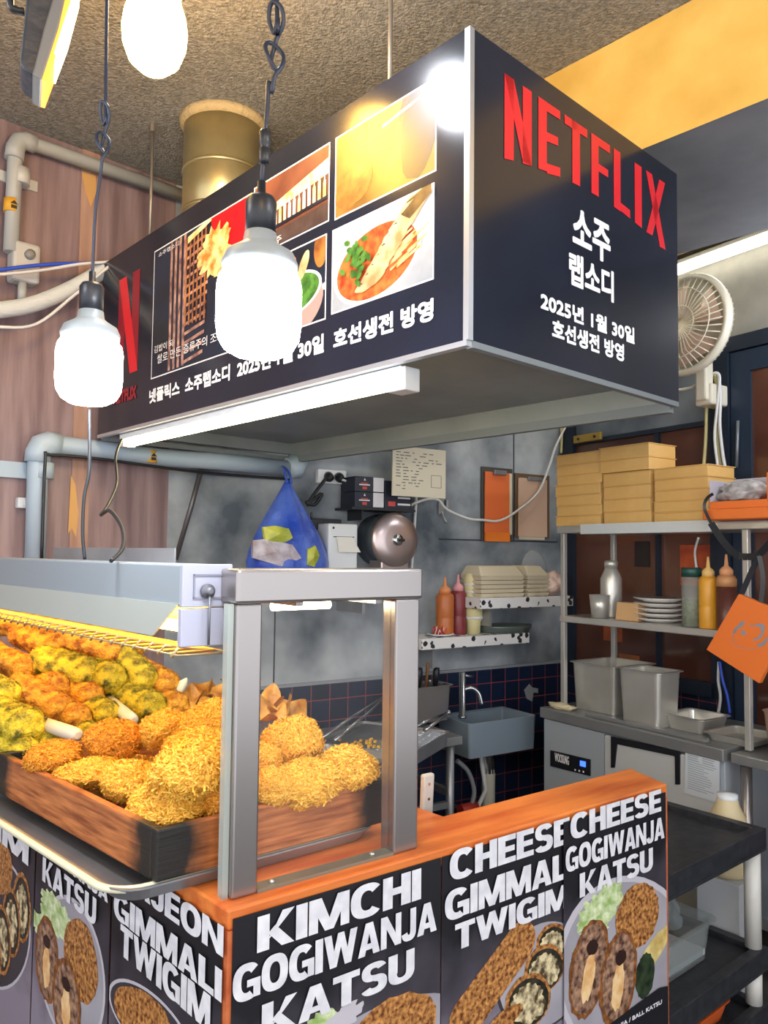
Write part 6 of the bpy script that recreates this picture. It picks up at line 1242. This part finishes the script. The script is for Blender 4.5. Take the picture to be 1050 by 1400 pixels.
# tube light on the rear wall
f = BW.sub(928, 368, -.07); e_ = f.hit(1090, 322); t = thing('tube_light', 'glowing tube light high on the rear wall at the right', 'light', f); L_ = math.hypot(*e_); zc = (f.hit(928, 368)[1]+f.hit(1050, 338)[1])/2
x1_ = f.hit(1090, 325)[0]; MB().box(-.5, x1_, .0, .068, -.0, .05).build('batten', M('batten_dark', '#6d6a62', .5), t, .003); MB().tube([(-.48, -.0, -.0), (x1_-.02, -.0, -.0)], .026, 14).build('tube', M('rear_tube_glow', '#fffbe6', .4, emit=6), t)
# ------------------------------------------------------------------ black utility cart beside the counter
CTZ = .68; ca = atz(1048, 1132, CTZ); cb = atz(915, 1197, CTZ); d = (ca-cb).to_2d(); KF = Fr(Vector((ca.x, ca.y, 0)), d); blk = M('cart_black', '#23252a', .42, col2='#33353a', scale=30); pole = M('cart_post', '#dcdad2', .4)
t = thing('utility_cart', 'black three tier utility cart with white posts at the right', 'cart', KF); cw_, cd_ = d.length+.04, .45
def shelf(z, name, hh=.075):
    q = MB(); q.box(-cw_, 0, 0, cd_, z-hh, z-hh+.012); w_ = .035
    for a in ((-cw_, 0, 0, w_), (-cw_, 0, cd_-w_, cd_), (-cw_, -cw_+w_, w_, cd_-w_), (-w_, 0, w_, cd_-w_)): q.box(*a, z-hh+.012, z)
    q.box(-cw_+w_, -w_, w_, cd_-w_, z-.025, z-.02); q.build(name, blk, t, .006)
shelf(CTZ, 'top_shelf'); zs2 = .285; shelf(zs2, 'middle_shelf'); shelf(.1, 'bottom_shelf', .07)
for x, y in ((-.035, .035), (-.035, cd_-.035), (-cw_+.035, .035), (-cw_+.035, cd_-.035)):
    MB().tube([(x, y, zs2), (x, y, CTZ-.075)], .027, 16).build('post', pole, t); MB().tube([(x, y, .1), (x, y, zs2-.075)], .027, 16).build('post', pole, t); MB().lathe([(.025, -.012), (.025, .012)], (x, y, .027), (1, 0, 0), 14).build('caster', plug_k, t)
clr = GL('clear_bin', '#e4e8e8', .18, .12)
bx = atz(968, 1285, .29); t = thing('clear_bin', 'clear plastic bin on the middle tier of the cart', 'bin', KF.subl(-.5, .1, zs2-.019)); pan(MB(), .32, .3, .13, .03, .005, .018, .015).build('bin', clr, t); MB().box(.02, .3, .02, .28, .012, .03).build('white_liner', white_pl, t)
t = thing('orange_basket', 'orange basket on the lowest tier of the cart', 'basket', KF.subl(-.5, .06, .032)); q = MB(); pan(q, .36, .3, .11, .04, .006, .008, .03); q.build('basket', M('basket_orange', '#d9622a', .45), t)
t = thing('clear_container', 'round clear container of yellow food in the orange basket', 'container', KF.subl(-.36, .2, .041)); MB().lathe([(.075, 0), (.085, .06), (.09, .066), (.06, .075), (0, .078)], n=28).build('tub', clr, t); MB().lathe([(.07, .004), (.075, .045), (0, .05)], n=24).build('food', M('yellow_food', '#d99a2a', .5), t)
q = FF; jl = KF.subl(-.13+.1, .36, CTZ); jp = atz(1040, 1120, CTZ)
t = thing('jug', 'cream plastic jug standing just beyond the cart corner', 'jug', KF.subl(.09, .18, 0)); JF = KF.subl(.09, .18, 0); zt_ = JF.hit(1042, 1068)[1]
MB().lathe([(.06, zt_-.28), (.065, zt_-.26), (.065, zt_-.08), (.04, zt_-.03), (.035, zt_)], n=24).build('body', M('cream_jug', '#d4c39a', .45), t); MB().lathe([(.037, zt_-.02), (.037, zt_+.005), (0, zt_+.01)], n=20).build('cap', white_pl, t); MB().box(-.08, .08, -.08, .08, 0, zt_-.281).build('stand', M('stand_white', '#c9ccce', .5), t, .004)
t = thing('plastic_bag', 'clear crumpled bag on the cart behind the right post', 'bag', KF.subl(-.12, .33, zs2-.019)); ob = blob(.075, .07, .07, 17, .35, 3, 4); ob.v = [(x, y, max(z, -.06)+.062) for x, y, z in ob.v]; ob.build('bag', M('crumpled_bag', '#c5c8c8', .3, col2='#8f9496', scale=20, bump=(30, .6)), t)
t = thing('tube_light', 'added ceiling tube light brightening the kitchen, unseen behind the hood', 'light', Fr(Vector((.25, 3.35, ZC-.06)), (.85, .53))); MB().box(0, .9, -.03, .03, .02, .06).build('batten', M('batten_white', '#cfcfcb', .5), t); MB().tube([(.02, 0, 0), (.88, 0, 0)], .018, 12).build('tube', M('added_tube_glow', '#fff6e0', .4, emit=40), t)  # extra lamp out of sight behind the hood, added to lift the kitchen's brightness
# ------------------------------------------------------------------ unseen bulbs added to brighten the stall, modelled like the visible ones
for x, y, z, wm_, lab in ((.62, .75, 2.45, False, 'white hanging bulb added to brighten the stall, beyond the right edge of the photo'), (-1.05, .9, 2.4, False, 'white hanging bulb added to brighten the stall, beyond the left edge of the photo'), (.1, -.1, 2.6, True, 'added warm hanging bulb above the viewer'), (1.5, 1.2, 2.55, False, 'added white hanging bulb far right beyond the photo'), (1.78, 2.85, 2.62, False, 'added white hanging bulb deep at the right, lighting the rack from outside the photo')):
    bulb(Vector((x, y, z)), 1.0, lab, wm_)
